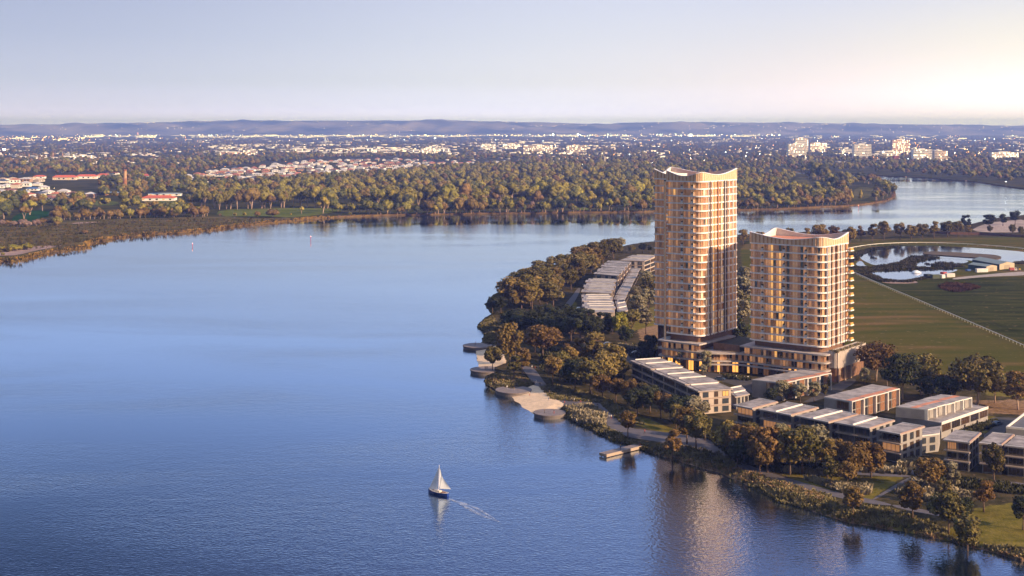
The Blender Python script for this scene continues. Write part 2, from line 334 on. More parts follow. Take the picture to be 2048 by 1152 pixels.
def land_mat():
    m, nt, b = nodes('bank_ground'); N = nt.nodes; L = nt.links; b.inputs['Roughness'].default_value = .9; b.inputs['Specular IOR Level'].default_value = 0.
    geo = N.new('ShaderNodeNewGeometry')
    def nz(scale, det=5., st=(1, 1, 1)):
        mp = N.new('ShaderNodeMapping'); mp.inputs['Scale'].default_value = st; L.new(geo.outputs['Position'], mp.inputs[0])
        t = N.new('ShaderNodeTexNoise'); t.inputs['Scale'].default_value = scale; t.inputs['Detail'].default_value = det; L.new(mp.outputs[0], t.inputs['Vector']); return t.outputs['Fac']
    def rp(f, s):
        r = N.new('ShaderNodeValToRGB'); e = r.color_ramp.elements
        while len(e) < len(s): e.new(.5)
        for k, (p, c) in enumerate(s): e[k].position = p; e[k].color = lin(c)
        L.new(f, r.inputs[0]); return r.outputs[0]
    def mx(f, a, c):
        n = N.new('ShaderNodeMix'); n.data_type = 'RGBA'; L.new(f, n.inputs[0]); L.new(a, n.inputs[6]); L.new(c, n.inputs[7]); return n.outputs[2]
    def at(name, wob=.5):
        a = N.new('ShaderNodeAttribute'); a.attribute_name = name
        s = N.new('ShaderNodeMath'); s.operation = 'ADD'; L.new(a.outputs['Fac'], s.inputs[0])
        o = N.new('ShaderNodeMapRange'); o.inputs[1].default_value = .3; o.inputs[2].default_value = .7; o.inputs[3].default_value = -wob; o.inputs[4].default_value = wob; L.new(nz(.35), o.inputs[0]); L.new(o.outputs[0], s.inputs[1])
        r = N.new('ShaderNodeMapRange'); r.inputs[1].default_value = .35; r.inputs[2].default_value = .65; L.new(s.outputs[0], r.inputs[0]); return r.outputs[0]
    base = rp(nz(.22), [(.3, (.030, .028, .014)), (.5, (.060, .050, .024)), (.7, (.10, .072, .036))])
    turf = rp(nz(.028, 9., (.45, 2.2, 1)), [(.3, (.050, .058, .010)), (.46, (.078, .074, .012)), (.56, (.098, .080, .018)), (.68, (.17, .105, .045))])
    lawn = rp(nz(.3), [(.3, (.095, .085, .014)), (.7, (.20, .155, .036))])
    earth = rp(nz(.6), [(.3, (.17, .105, .06)), (.7, (.34, .22, .13))])
    heath = rp(nz(.06, 8., (.4, 2., 1)), [(.35, (.024, .030, .006)), (.55, (.046, .050, .010)), (.75, (.088, .074, .022))]); c = mx(at('turf', .15), base, turf); c = mx(at('heath', .35), c, heath); c = mx(at('earth', .5), c, earth); c = mx(at('lawn', .3), c, lawn)
    L.new(c, b.inputs['Base Color'])
    bp = N.new('ShaderNodeBump'); bp.inputs['Distance'].default_value = .25; L.new(nz(1.3), bp.inputs['Height']); L.new(bp.outputs[0], b.inputs['Normal'])
    return m
LAND = land_mat()
me = grid_land('near_ground', np.arange(-30, 262, 1.5), np.arange(285, 900, 1.5), LAND, {'turf': (TURF, 3.), 'lawn': (LAWNS, 2.), 'earth': (EARTH, 2.), 'heath': (HEATH, 5.)})
tag(link('near_ground', me), kind='structure')
me = grid_land('outer_ground', np.concatenate([np.arange(-30, 262, 4.), np.arange(262, 900, 8.)]), np.arange(897, 1650, 4.), LAND, {'turf': (TURF, 3.), 'lawn': (LAWNS, 2.), 'earth': (EARTH, 2.), 'heath': (HEATH, 5.)})
tag(link('racecourse_ground', me), kind='structure')
me = grid_land('outer_ground2', np.arange(260.5, 905, 6.), np.arange(200, 901, 6.), LAND, {'turf': (TURF, 3.), 'lawn': (LAWNS, 2.), 'earth': (EARTH, 2.), 'heath': (HEATH, 5.)})
tag(link('eastern_ground', me), kind='structure')
# beaches: fine sheets of sand laid on the bank
for bp_ in BEACHES:
    P = np.array(bp_); xs = np.arange(P[:, 0].min(), P[:, 0].max(), .4); ys = np.arange(P[:, 1].min(), P[:, 1].max(), .5)
    X, Y = np.meshgrid(xs, ys); d = sdf(bp_, X, Y)+wob(X, Y, .5, .18); Z = ground_z(X, Y)+.07; idx = np.arange(X.size).reshape(X.shape)
    q = np.stack([idx[:-1, :-1], idx[:-1, 1:], idx[1:, 1:], idx[1:, :-1]], -1).reshape(-1, 4); q = q[((d.ravel()[q] > 0) & (Z.ravel()[q] > -.5)).all(1)]
    used = np.unique(q); rm = np.full(X.size, -1); rm[used] = np.arange(len(used))
    tag(link('sand_beach', fast_mesh('sand_beach', np.stack([X.ravel(), Y.ravel(), Z.ravel()], 1)[used], rm[q], [W_SAND], smooth=True)), kind='structure')
# paths, roads
PATHS = {
 'promenade': [(1040, 731), (1068, 735), (1080, 752), (1096, 775), (1130, 790), (1180, 800), (1215, 812), (1235, 830), (1240, 848), (1262, 857), (1300, 861), (1390, 872), (1440, 884), (1470, 912), (1500, 934), (1640, 975), (1700, 990), (1782, 1007), (1782, 1013), (1690, 1000), (1560, 965), (1490, 944), (1452, 928), (1420, 908), (1390, 897), (1320, 884), (1260, 876), (1215, 860), (1211, 842), (1209, 829), (1185, 816), (1135, 815), (1095, 790), (1072, 773), (1060, 758), (1050, 745)],
 'garden_path': [(1741, 1000), (1748, 1001), (1826, 957), (1818, 953)],
 'terrace_path': [(1560, 942), (1640, 937), (1735, 945), (1822, 950), (1820, 955), (1730, 951), (1640, 943), (1565, 948)],
 'upper_path': [(1735, 924), (1790, 935), (1925, 957), (2060, 966), (2060, 974), (1920, 965), (1790, 943), (1735, 931)],
 'grove_path': [(1116, 634), (1126, 632), (1145, 610), (1157, 590), (1162, 576), (1155, 576), (1146, 590), (1130, 608)],
 'shore_path': [(1785, 1008), (1850, 1020), (1960, 1040), (1960, 1046), (1850, 1028), (1785, 1014)],
 'beach_steps_path': [(1010, 690), (1020, 688), (1050, 728), (1040, 732)]}
for k, p in PATHS.items(): sheet(k, smooth_poly(PL(p), 2), LZ+.05, W_PAVE)
ROADS = {'forecourt_road': [(1395, 744), (1420, 744), (1470, 756), (1540, 762), (1600, 770), (1560, 790), (1500, 788), (1470, 770), (1430, 760)],
 'side_road': [(1668, 769), (1702, 756), (1716, 760), (1692, 778), (1640, 802), (1600, 806), (1625, 795)],
 'loop_road': [(1975, 838), (2000, 833), (2120, 842), (2120, 852), (2030, 848), (2010, 862), (2000, 882), (1960, 876), (1985, 858), (1990, 846)],
 'back_road': [(1195, 712), (1240, 696), (1320, 690), (1320, 700), (1300, 712), (1320, 735), (1290, 730), (1230, 722)],
 'racecourse_drive': [(1905, 556), (1940, 552), (2060, 541), (2060, 551), (1975, 553), (1905, 560)]}
for k, p in ROADS.items(): sheet(k, smooth_poly(PL(p), 2), LZ+.04, W_ASPH if k != 'racecourse_drive' else mat('pale_gravel', (.34, .29, .26), .9, var=.12))
# ------------------------------------------------------------------ far bank and plain
FSH = [(-420, 585), (-200, 545), (0, 523), (35, 522), (80, 509), (130, 501), (180, 494), (166, 489), (225, 476), (300, 470), (400, 463), (480, 452), (530, 447), (600, 441), (640, 437), (750, 432), (900, 429), (1000, 428), (1150, 426), (1300, 424.5), (1480, 421), (1560, 419), (1650, 415), (1700, 413), (1745, 408), (1775, 402), (1791, 393), (1785, 380), (1772, 371), (1740, 364), (1705, 357), (1690, 353), (1600, 349), (1520, 346), (1600, 344), (1690, 347), (1750, 351), (1850, 356), (1950, 364), (2000, 372), (2050, 379), (2200, 396), (2500, 410)]
fs = [];  _w = smooth_poly([G(a, b, 0) for a, b in FSH], 1, False)
for (ax, ay), (bx, by) in zip(_w, _w[1:]):
    k = max(1, min(40, int(math.hypot(bx-ax, by-ay)/14)))
    for j in range(k): t = j/k; fs.append((ax+(bx-ax)*t+random.uniform(-2.2, 2.2), ay+(by-ay)*t+random.uniform(-3, 3)))
fs.append(_w[-1]); far_poly = fs+[(15000, 4000), (15000, 24000), (-15000, 24000), (-15000, 1200)]
def flat_land(name, poly, z, m, skirt=None, n_sk=0):
    tri = tessellate_polygon([[Vector((x, y, 0)) for x, y in poly]]); V = [(x, y, z) for x, y in poly]; Fc = []
    for t in tri:
        a, b, c = (poly[i] for i in t); s = (b[0]-a[0])*(c[1]-a[1])-(b[1]-a[1])*(c[0]-a[0]); Fc.append(tuple(t) if s > 0 else tuple(t[::-1]))
    if n_sk:
        base = len(V); V += [(x, y, -1.) for x, y in poly[:n_sk]]
        for k in range(n_sk-1): Fc.append((k, base+k, base+k+1, k+1))
    me = bpy.data.meshes.new(name); me.from_pydata(V, [], Fc); me.materials.append(m); me.update()
    if n_sk:
        me.materials.append(mat('golden_bank', (.15, .098, .042), .9, spec=0., var=.35, scale=.15)); mi = np.zeros(len(Fc), 'i4'); mi[-(n_sk-1):] = 1; me.polygons.foreach_set('material_index', mi)
    return tag(link(name, me), kind='structure')
FARG = mat('far_plain_ground', (.030, .034, .010), .9, col2=(.085, .072, .026), scale=.02, detail=8., spec=0.)
flat_land('far_plain', far_poly, 1.8, FARG, n_sk=len(fs))
GRASS_F = mat('far_lawn', (.080, .10, .016), .9, spec=0., col2=(.14, .15, .03), scale=.02, detail=6.)
GRASS_D = mat('far_dry_lawn', (.080, .074, .022), .9, spec=0., col2=(.13, .11, .04), scale=.02, detail=6.)
WETL = mat('wetland_sedge', (.048, .048, .012), .95, spec=0., col2=(.15, .115, .05), scale=.05, detail=10., stretch=(.6, 2., 1), bump=.6)
FIELDS = {'riverside_lawn': ([(430, 432), (440, 420), (520, 417), (620, 416), (700, 418), (640, 430), (600, 434), (520, 437)], GRASS_F), 'sports_field': ([(280, 412), (300, 402), (362, 398), (372, 402), (368, 414), (330, 421), (285, 421)], GRASS_F),
 'park_lawn': ([(20, 450), (28, 430), (70, 420), (110, 424), (95, 434), (60, 446)], mat('deep_green_lawn', (.016, .06, .014), .9, spec=0., var=.2, scale=.03)), 'paddock': ([(180, 412), (190, 400), (235, 403), (240, 410)], GRASS_F),
 'clearing': ([(840, 406), (850, 402), (905, 401), (935, 407), (880, 412)], GRASS_F), 'bank_lawn': ([(1150, 421), (1150, 412), (1180, 411), (1182, 420)], GRASS_F),
 'peninsula_lawn': ([(1590, 356), (1605, 353), (1618, 362), (1628, 380), (1600, 384), (1585, 370)], GRASS_D), 'point_lawn': ([(1700, 400), (1712, 374), (1745, 376), (1762, 384), (1735, 396), (1720, 402)], GRASS_D),
 'wetland': ([(-300, 560), (0, 522.5), (35, 521.5), (80, 508.5), (130, 500.5), (178, 494), (165, 489), (225, 475.5), (300, 469.5), (400, 462.5), (480, 451.5), (530, 446.5), (600, 440.5), (560, 437), (420, 436), (300, 439), (180, 444), (60, 452), (-300, 452)], WETL),
 'mudflat': ([(-60, 526), (0, 517), (35, 516), (78, 505), (130, 496), (120, 495), (70, 498), (0, 506), (-60, 510)], mat('pink_mud', (.30, .20, .17), .9, var=.25, scale=.06)),
 'gravel_strip': ([(140, 447), (200, 444), (198, 445.5), (150, 448.5)], mat('pink_gravel', (.36, .24, .2), .9)),
 'far_meadow': ([(355, 321), (460, 319), (462, 321), (380, 323)], GRASS_D), 'dry_bank': ([(1048, 316), (1062, 310), (1105, 312), (1100, 318)], mat('dry_red_grass', (.16, .09, .06), .9, var=.2, scale=.02))}
for k, (p, m) in FIELDS.items(): sheet(k, smooth_poly(PL(p, 1.8 if k not in ('wetland', 'mudflat') else 0.), 1), 2.1 if k not in ('mudflat', 'gravel_strip') else 2.35, m)
# ------------------------------------------------------------------ hills
RID = [(-800, 252), (0, 250), (120, 249), (200, 247), (330, 244), (480, 241.5), (560, 242.5), (640, 241), (760, 241.5), (860, 241), (1000, 243), (1100, 245), (1180, 248), (1215, 248.5), (1290, 244.5), (1400, 244), (1500, 245), (1600, 246), (1700, 247.5), (1850, 249), (1960, 250.5), (2048, 252), (2800, 254)]
xs = np.linspace(-12500, 12500, 520); ridge_px = np.interp(CX+xs/20500*F, [a for a, b in RID], [b for a, b in RID]); zr = H+(HZ-ridge_px)*20500/F
rows = []
for k, t in enumerate(np.linspace(0, 1, 40)):
    d = 17600+t*5200; prof = np.sin(min(t/.56, 1)*math.pi/2)**1.15 if t <= .56 else 1-.35*((t-.56)/.44)**2
    n = (np.sin(xs*.0021+t*9)+np.sin(xs*.0047-t*17+2)+.7*np.sin(xs*.0101+t*31)+.5*np.sin(xs*.019-t*23))*.10*np.sin(min(t/.56, 1)*math.pi)*(1-t*.3)
    rows.append(np.stack([xs, np.full_like(xs, d), np.maximum(zr*(prof+n*min(1, t*6)), -1)], 1))
V = np.concatenate(rows); nx = len(xs); idx = np.arange(len(V)).reshape(40, nx); q = np.stack([idx[:-1, :-1], idx[:-1, 1:], idx[1:, 1:], idx[1:, :-1]], -1).reshape(-1, 4)
HILLM = mat('wooded_hills', (.010, .012, .010), .95, spec=0., col2=(.34, .26, .22), scale=.0013, detail=14.)
tag(link('hills', fast_mesh('hills', V, q, [HILLM], smooth=True)), kind='structure')
# ------------------------------------------------------------------ towers
UX, UY = (-.79, .613), (.613, .79)
def loc(C, u, v): return (C[0]+u*UX[0]+v*UY[0], C[1]+u*UX[1]+v*UY[1])
def rounded(pts):
    """pts: (u, v, radius); returns dense outline with (u, v, edge, t)"""
    n = len(pts); out = []; arcs = []
    for k in range(n):
        p = Vector(pts[k][:2]); a = Vector(pts[k-1][:2]); b = Vector(pts[(k+1) % n][:2]); r = pts[k][2]
        da, db = (a-p).normalized(), (b-p).normalized(); ang = da.angle(db)
        if r <= 0: arcs.append([p]); continue
        t = r/math.tan(ang/2); c = p+(da+db).normalized()*(r/math.sin(ang/2)); s, e = p+da*t, p+db*t
        m = max(3, int(r*1.6)+2); v0, v1 = s-c, e-c; th = math.atan2(v0.x*v1.y-v0.y*v1.x, v0.dot(v1)); pl = []
        for q in range(m+1):
            f = th*q/m; pl.append(c+Vector((v0.x*math.cos(f)-v0.y*math.sin(f), v0.x*math.sin(f)+v0.y*math.cos(f))))
        arcs.append(pl)
    for k in range(n):
        A, B = Vector(pts[k][:2]), Vector(pts[(k+1) % n][:2]); d = B-A; l2 = d.dot(d)
        half = arcs[k][len(arcs[k])//2:]; nxt = arcs[(k+1) % n]; seq = half+nxt[:len(nxt)//2+1] if len(nxt) > 1 else half+nxt
        for q, (p0, p1) in enumerate(zip(seq, seq[1:])):
            m = max(1, int((p1-p0).length/.9))
            for j in range(m):
                p = p0.lerp(p1, j/m); out.append((p.x, p.y, k, max(0, min(1, (p-A).dot(d)/l2))))
    ded = [out[0]]
    for o in out[1:]:
        if math.hypot(o[0]-ded[-1][0], o[1]-ded[-1][1]) > .05: ded.append(o)
    if math.hypot(ded[0][0]-ded[-1][0], ded[0][1]-ded[-1][1]) < .05: ded.pop()
    return ded
def inset(ol, fn):
    n = len(ol); out = []; area = sum(ol[k][0]*ol[(k+1) % n][1]-ol[(k+1) % n][0]*ol[k][1] for k in range(n)); sg = 1 if area > 0 else -1
    for k in range(n):
        a, b = ol[k-1], ol[(k+1) % n]; tx, ty = b[0]-a[0], b[1]-a[1]; l = math.hypot(tx, ty) or 1
        nx, ny = -ty/l*sg, tx/l*sg            # inward
        d = fn(-nx, -ny, ol[k]); out.append((ol[k][0]+nx*d, ol[k][1]+ny*d, ol[k][2], ol[k][3]))
    return out
def W2(C, ol): return [loc(C, o[0], o[1]) for o in ol]
def resample(pl, step, closed=True):
    pts = pl+[pl[0]] if closed else pl; out = [pts[0]]; acc = 0
    for a, b in zip(pts, pts[1:]):
        l = math.hypot(b[0]-a[0], b[1]-a[1]); pos = step-acc
        while pos <= l: t = pos/l; out.append((a[0]+(b[0]-a[0])*t, a[1]+(b[1]-a[1])*t)); pos += step
        acc = l-(pos-step)
    return out
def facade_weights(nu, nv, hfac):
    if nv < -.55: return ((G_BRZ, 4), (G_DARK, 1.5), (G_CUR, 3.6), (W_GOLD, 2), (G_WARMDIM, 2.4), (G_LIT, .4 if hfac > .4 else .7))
    if nu < -.5: return ((G_CUR, 3.6), (G_PALE, 3.4), (G_BRZ, 2), (W_GOLD2, 2.4), (G_DARK, .4), (G_LIT, .5))  # sunny side: sunlight put into the colour as paler, glowing panels
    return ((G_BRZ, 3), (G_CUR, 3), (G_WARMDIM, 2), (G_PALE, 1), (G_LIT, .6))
def pick(ws, r):
    t = sum(x for _, x in ws)*r
    for m, x in ws:
        t -= x
        if t <= 0: return m
    return ws[-1][0]
def window_band(name, C, ol, z0, z1, parent, o, rnd, hfac, cols, mull=W_GOLD, weights=facade_weights, step=1.25):
    b = MB(); pts = resample([(p[0], p[1]) for p in ol], step); n = len(pts)
    area = sum(ol[k][0]*ol[(k+1) % len(ol)][1]-ol[(k+1) % len(ol)][0]*ol[k][1] for k in range(len(ol))); sg = 1 if area > 0 else -1
    for k in range(n):
        a, c = pts[k], pts[(k+1) % n]; l = math.hypot(c[0]-a[0], c[1]-a[1])
        if l < .1: continue
        nu, nv = (c[1]-a[1])/l*sg, -(c[0]-a[0])/l*sg
        r = cols[k % len(cols)] if rnd.random() < .8 else rnd.random()
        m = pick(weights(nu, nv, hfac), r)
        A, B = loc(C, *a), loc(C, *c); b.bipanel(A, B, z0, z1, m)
        if l > .5:
            wn = (nu*UX[0]+nv*UY[0], nu*UX[1]+nv*UY[1]); tn = ((B[0]-A[0])/l, (B[1]-A[1])/l)
            p0 = (A[0]+wn[0]*.02, A[1]+wn[1]*.02); b.obox(p0, (tn[0]*.13, tn[1]*.13), (wn[0]*.16, wn[1]*.16), z0, z1, mull)
    return b.build(name, parent, o)
def planter(parent, o, x, y, z, s=1.15, bush=True):
    b = MB(); b.box(x, y, s, s, z, z+.95, W_LILAC, math.atan2(UX[1], UX[0])); p = b.build('planter', parent, o)
    if bush:
        b = MB(); rr = random.Random(int(x*10+z*7))
        for q in range(14):
            a = rr.uniform(0, 6.28); e = rr.uniform(0, .5); d = Vector((math.cos(a), math.sin(a), rr.uniform(.3, 1.4))).normalized(); c = Vector((x, y, z+.9))+d*.45; s1 = Vector((-d.y, d.x, 0)).normalized()*.35; s2 = d.cross(s1)
            b.face([c-s1-s2, c+s1-s2, c+s1+s2, c-s1+s2], L_DARK)
        b.build('bush', p, o)
    return p
BALU = mat('balustrade_glass', (.62, .48, .36), .08, spec=.6)
BALU.node_tree.nodes['Principled BSDF'].inputs['Alpha'].default_value = .2
def tower(name, label, C, pts, zt, floors, front_edges, fin_edge, planters, base_z, h_corner, h_dip, roof_lift):
    T = thing(name, label, 'tower', (C[0], C[1], LZ)); o = (C[0], C[1], LZ); rnd = random.Random(name); ol = rounded(pts); cols = [rnd.random() for _ in range(170)]
    def dep(nu, nv, p):
        return 1.15 if nv < -.75 and p[2] in front_edges else .95 if nv < -.2 else .35
    il = inset(ol, dep); st = 3.2
    for k in range(floors+1):
        z = zt-k*st; b = MB(); b.prism(W2(C, ol), z-.54, z, W_LILAC); sl = b.build('floor_slab', T, o)
        if k == 0: continue
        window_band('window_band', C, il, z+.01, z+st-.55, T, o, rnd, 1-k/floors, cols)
        b = MB()                                              # glass balustrade along the balconies
        edge = [p for p in inset(ol, lambda *a: .12) if p[2] in front_edges]
        pp = [loc(C, p[0], p[1]) for p in edge]
        for a, c in zip(pp, pp[1:]):
            if math.hypot(a[0]-c[0], a[1]-c[1]) < 3: b.bipanel(a, c, z+.02, z+1.02, BALU)
            elif b.f: b.build('balustrade', T, o); b = MB()
        if b.f: b.build('balustrade', T, o)
        for u, v in planters: planter(sl, o, *loc(C, u, v), z+.005)
    b = MB(); zl = zt-floors*st-.55; b.prism(W2(C, inset(ol, lambda *a: 2.2)), base_z, zl, W_BROWN); b.build('base_wall', T, o)
    # party walls on the balconies
    for u in [p[0]-1.1 for p in planters]:
        b = MB(); a = loc(C, u, -0.0); b.obox(loc(C, u, .25), (UX[0]*.22, UX[1]*.22), (UY[0]*1.4, UY[1]*1.4), zl, zt-.47, W_GOLD2); b.build('balcony_divider', T, o)
    # fins on the sunny side
    for v, w_, m in fin_edge:
        b = MB(); q = loc(C, -.22, v); b.obox(q, (UX[0]*.75, UX[1]*.75), (UY[0]*w_, UY[1]*w_), zl-.2, zt-.2, m); b.build('facade_fin', T, o)
    # crown: ribbed parapet with a dipping top edge
    n = len(ol); hs = []
    for p in ol:
        c0, c1 = h_corner[p[2]], h_corner[(p[2]+1) % len(pts)]; t = p[3]; d = h_dip[p[2]]
        hs.append(c0+(c1-c0)*t-d*math.sin(math.pi*t)**1.3)
    inn = inset(ol, lambda *a: .55); b = MB(); cap = MB(); inb = MB()
    O2, I2 = W2(C, inset(ol, lambda *a: .1)), W2(C, inn); R2 = W2(C, inset(ol, lambda *a: -.06)); E2 = W2(C, inset(ol, lambda *a: -.12)); J2 = W2(C, inset(ol, lambda *a: .65))
    for k in range(n):
        j = (k+1) % n; b.face([(*O2[k], zt+.005), (*O2[j], zt+.005), (*O2[j], zt+hs[j]), (*O2[k], zt+hs[k])], W_GOLD2 if (k//1) % 2 else W_GOLD)
        b.face([(*I2[j], zt+.005), (*I2[k], zt+.005), (*I2[k], zt+hs[k]), (*I2[j], zt+hs[j])], W_WHITE)
        cap.face([(*E2[k], zt+hs[k]+.16), (*E2[j], zt+hs[j]+.16), (*J2[j], zt+hs[j]+.16), (*J2[k], zt+hs[k]+.16)], W_LILAC)
        cap.face([(*E2[k], zt+hs[k]-.1), (*E2[j], zt+hs[j]-.1), (*E2[j], zt+hs[j]+.16), (*E2[k], zt+hs[k]+.16)], W_LILAC)
        cap.face([(*J2[j], zt+hs[j]-.1), (*J2[k], zt+hs[k]-.1), (*J2[k], zt+hs[k]+.16), (*J2[j], zt+hs[j]+.16)], W_LILAC)
        if k % 2 == 0:                                        # rib
            nx = (R2[k][0]-O2[k][0], R2[k][1]-O2[k][1]); l = math.hypot(*nx) or 1; nx = (nx[0]/l*.16, nx[1]/l*.16); tx = (O2[j][0]-O2[k][0], O2[j][1]-O2[k][1]); l = math.hypot(*tx) or 1; tx = (tx[0]/l*.22, tx[1]/l*.22)
            b.obox(O2[k], tx, nx, zt+.01, zt+min(hs[k], hs[j])-.02, W_GOLD2)
    b.build('parapet', T, o); cap.build('coping', T, o)
    b = MB(); b.prism(W2(C, inset(ol, lambda *a: .75)), zt+.01, zt+roof_lift, W_TERRA); b.build('roof', T, o)
    return T, ol
FIN1 = [(6.0, .35, W_LILAC), (7.3, .5, W_DARK), (9.3, .3, W_LILAC), (11.5, .3, W_GOLD2), (14.2, .8, W_TIMBER), (17.0, .3, W_GOLD2), (20.2, .5, W_DARK), (21.3, .35, W_LILAC), (22.6, .5, W_DARK), (24.8, .35, W_LILAC), (28.3, .3, W_LILAC), (31.2, .3, W_LILAC)]
C1, C2 = (82.4, 560.), (129.4, 534.)
T1, OL1 = tower('tall_tower', 'tall bronze and white apartment tower with dipping ribbed crown, higher of the pair', C1,
   [(0, 0, 3.6), (0, 33.7, 1.5), (35.6, 33.7, 1.2), (35.6, 18, 1.0), (18.2, 18, 0), (18.2, 0, 1.0)], 83.8, 21, (5, 0, 3), FIN1, [(5.2, 1.2), (10.3, 1.2)], LZ,
   [3.9, 4.9, 4.8, 4.3, 2.4, 4.4], [1.9, 2.3, 2.2, 1.7, .5, 2.1], 1.2)
FIN2 = [(v, .32, m) for v, m in zip(np.arange(3.2, 22.5, 1.28), [W_LILAC, W_GOLD2, W_LILAC, W_DARK, W_GOLD2, W_LILAC, W_TIMBER, W_DARK, W_GOLD2, W_LILAC, W_DARK, W_LILAC, W_GOLD2, W_LILAC, W_DARK])]
T2, OL2 = tower('short_tower', 'shorter bronze apartment tower with a curved corner and terracotta roof, beside the taller one', C2,
   [(0, 0, 4.0), (0, 26, 1.2), (35, 26, 2.), (35, 0, 2.2)], 57.8, 13, (3,), FIN2, [(8.6, 1.15), (18.6, 1.15), (28.6, 1.15)], LZ,
   [3.8, 4.3, 4.6, 4.5], [1.7, 2.1, 2.3, 2.0], 1.3)
o2 = (C2[0], C2[1], LZ)
for k in range(1, 14):                                        # end balconies with orange flowering boxes
    z = 57.8-k*3.2; b = MB(); b.obox(loc(C2, .1, 23.2), (-UX[0]*1.9, -UX[1]*1.9), (UY[0]*3.4, UY[1]*3.4), z-.44, z-.02, W_LILAC); bl = b.build('end_balcony', T2, o2)
    b = MB(); b.obox(loc(C2, -.9, 23.5), (-UX[0]*.7, -UX[1]*.7), (UY[0]*2.8, UY[1]*2.8), z-.015, z+.9, mat('orange_flower_box', (.62, .33, .07), .8, var=.3, scale=2.)); b.build('flower_box', bl, o2)
b = MB(); b.obox(loc(C1, 18.9, -.1), (UX[0]*-.7, UX[1]*-.7), (UY[0]*.7, UY[1]*.7), LZ, 83.3, W_GOLD2); b.build('corner_column', T1, (C1[0], C1[1], LZ))
# ------------------------------------------------------------------ podium joining the towers (coordinates along C2)
PF = [(-1.6, 3.0), (-2.2, .2), (-.6, -2.0), (6, -2.9), (20, -3.0), (33, -2.6), (38, -2.8), (43, -6.2), (48, -9.6), (53, -11.2), (62, -11.6), (72.5, -11.2), (74.5, -9.6), (75.2, 4)]
PFs = smooth_poly(PF, 2, False)
def podium_outline(off):
    out = []
    for k, p in enumerate(PFs):
        a, b_ = PFs[max(k-1, 0)], PFs[min(k+1, len(PFs)-1)]; tx, ty = b_[0]-a[0], b_[1]-a[1]; l = math.hypot(tx, ty) or 1; out.append((p[0]-ty/l*off*-1*-1, p[1]+tx/l*off))
    return out
PO = (C2[0], C2[1], LZ)
POD = thing('podium', 'curved dark podium with amber lit shopfronts joining the two towers at ground level', 'podium', PO)
back = [(75.2, 22), (-1.6, 22)]
lev = [(13.3, W_GREY), (9.9, W_GREY), (6.6, W_GREY)]
prnd = random.Random(4); pcols = [prnd.random() for _ in range(120)]
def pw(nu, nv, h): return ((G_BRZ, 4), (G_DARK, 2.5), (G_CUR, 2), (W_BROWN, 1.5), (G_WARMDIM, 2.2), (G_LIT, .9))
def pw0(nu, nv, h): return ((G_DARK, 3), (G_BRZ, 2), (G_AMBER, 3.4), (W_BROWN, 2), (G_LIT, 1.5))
SLABG = mat('podium_slab', (.46, .41, .40), .7, var=.1)
for k, (z, m) in enumerate(lev):
    if k == 0:                                               # the top slab stops between the towers
        for part in ([p for p in PFs if p[0] < 38.5]+[(38.5, 20), (-1.6, 20)], [p for p in PFs if p[0] > 51.5]+[(75.2, 20), (51.5, 20)]):
            b = MB(); b.prism([loc(C2, *p) for p in part], z-.6, z, SLABG); b.build('podium_slab', POD, PO)
    else:
        b = MB(); b.prism([loc(C2, *p) for p in PFs+back], z-.6, z, SLABG); b.build('podium_slab', POD, PO)
    zb = [9.9, 6.6, LZ][k]; ins = podium_outline(1.7); 
    if k == 0: segs = [[p for p in ins if p[0] < 37], [p for p in ins if p[0] > 53]]
    else: segs = [ins]
    for s in segs:
        b = MB(); pts = resample(s, 1.3, False)
        for q, (a, c) in enumerate(zip(pts, pts[1:])):
            r = pcols[(q*7+k*13) % 120]*.8+prnd.random()*.2; A, B = loc(C2, *a), loc(C2, *c)
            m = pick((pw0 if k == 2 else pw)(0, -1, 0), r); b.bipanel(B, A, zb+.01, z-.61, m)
            d = (B[0]-A[0], B[1]-A[1]); l = math.hypot(*d) or 1; b.obox((A[0]-UY[0]*.15, A[1]-UY[1]*.15), (d[0]/l*.14, d[1]/l*.14), (UY[0]*.14, UY[1]*.14), zb+.01, z-.61, W_GOLD if k < 2 else W_DARK)
        b.build('window_band' if k < 2 else 'shopfront', POD, PO)
    if k < 2:
        b = MB(); pp = [loc(C2, *p) for p in podium_outline(.15)]
        if k == 1: 
            for a, c in zip(pp, pp[1:]): b.bipanel(a, c, zb+.02+.0, zb+1.0, BALU)
        else:
            for a, c in zip(pp, pp[1:]): b.bipanel(a, c, zb+.02, zb+1.0, BALU)
        b.build('balustrade', POD, PO)
b = MB(); b.obox(loc(C2, 38.6, -1.2), (UX[0]*12.6, UX[1]*12.6), (UY[0]*.5, UY[1]*.5), 9.905, 13.0, W_BROWN); b.build('terrace_wall', POD, PO)
b = MB(); b.prism([loc(C2, *p) for p in ((38.6, -.6), (51.2, -.6), (51.2, 24), (38.6, 24))], 9.92, 12.4, mat('roof_garden_soil', (.045, .04, .02), .95, var=.4)); b.build('garden_bed', POD, PO)
b = MB(); cp = podium_outline(-1.6); cp = [p for p in cp if 2 < p[0] < 50]; b.prism([loc(C2, *p) for p in cp]+[loc(C2, p[0], p[1]+2.6) for p in cp[::-1]], 4.9, 5.3, SLABG); b.build('canopy', POD, PO)
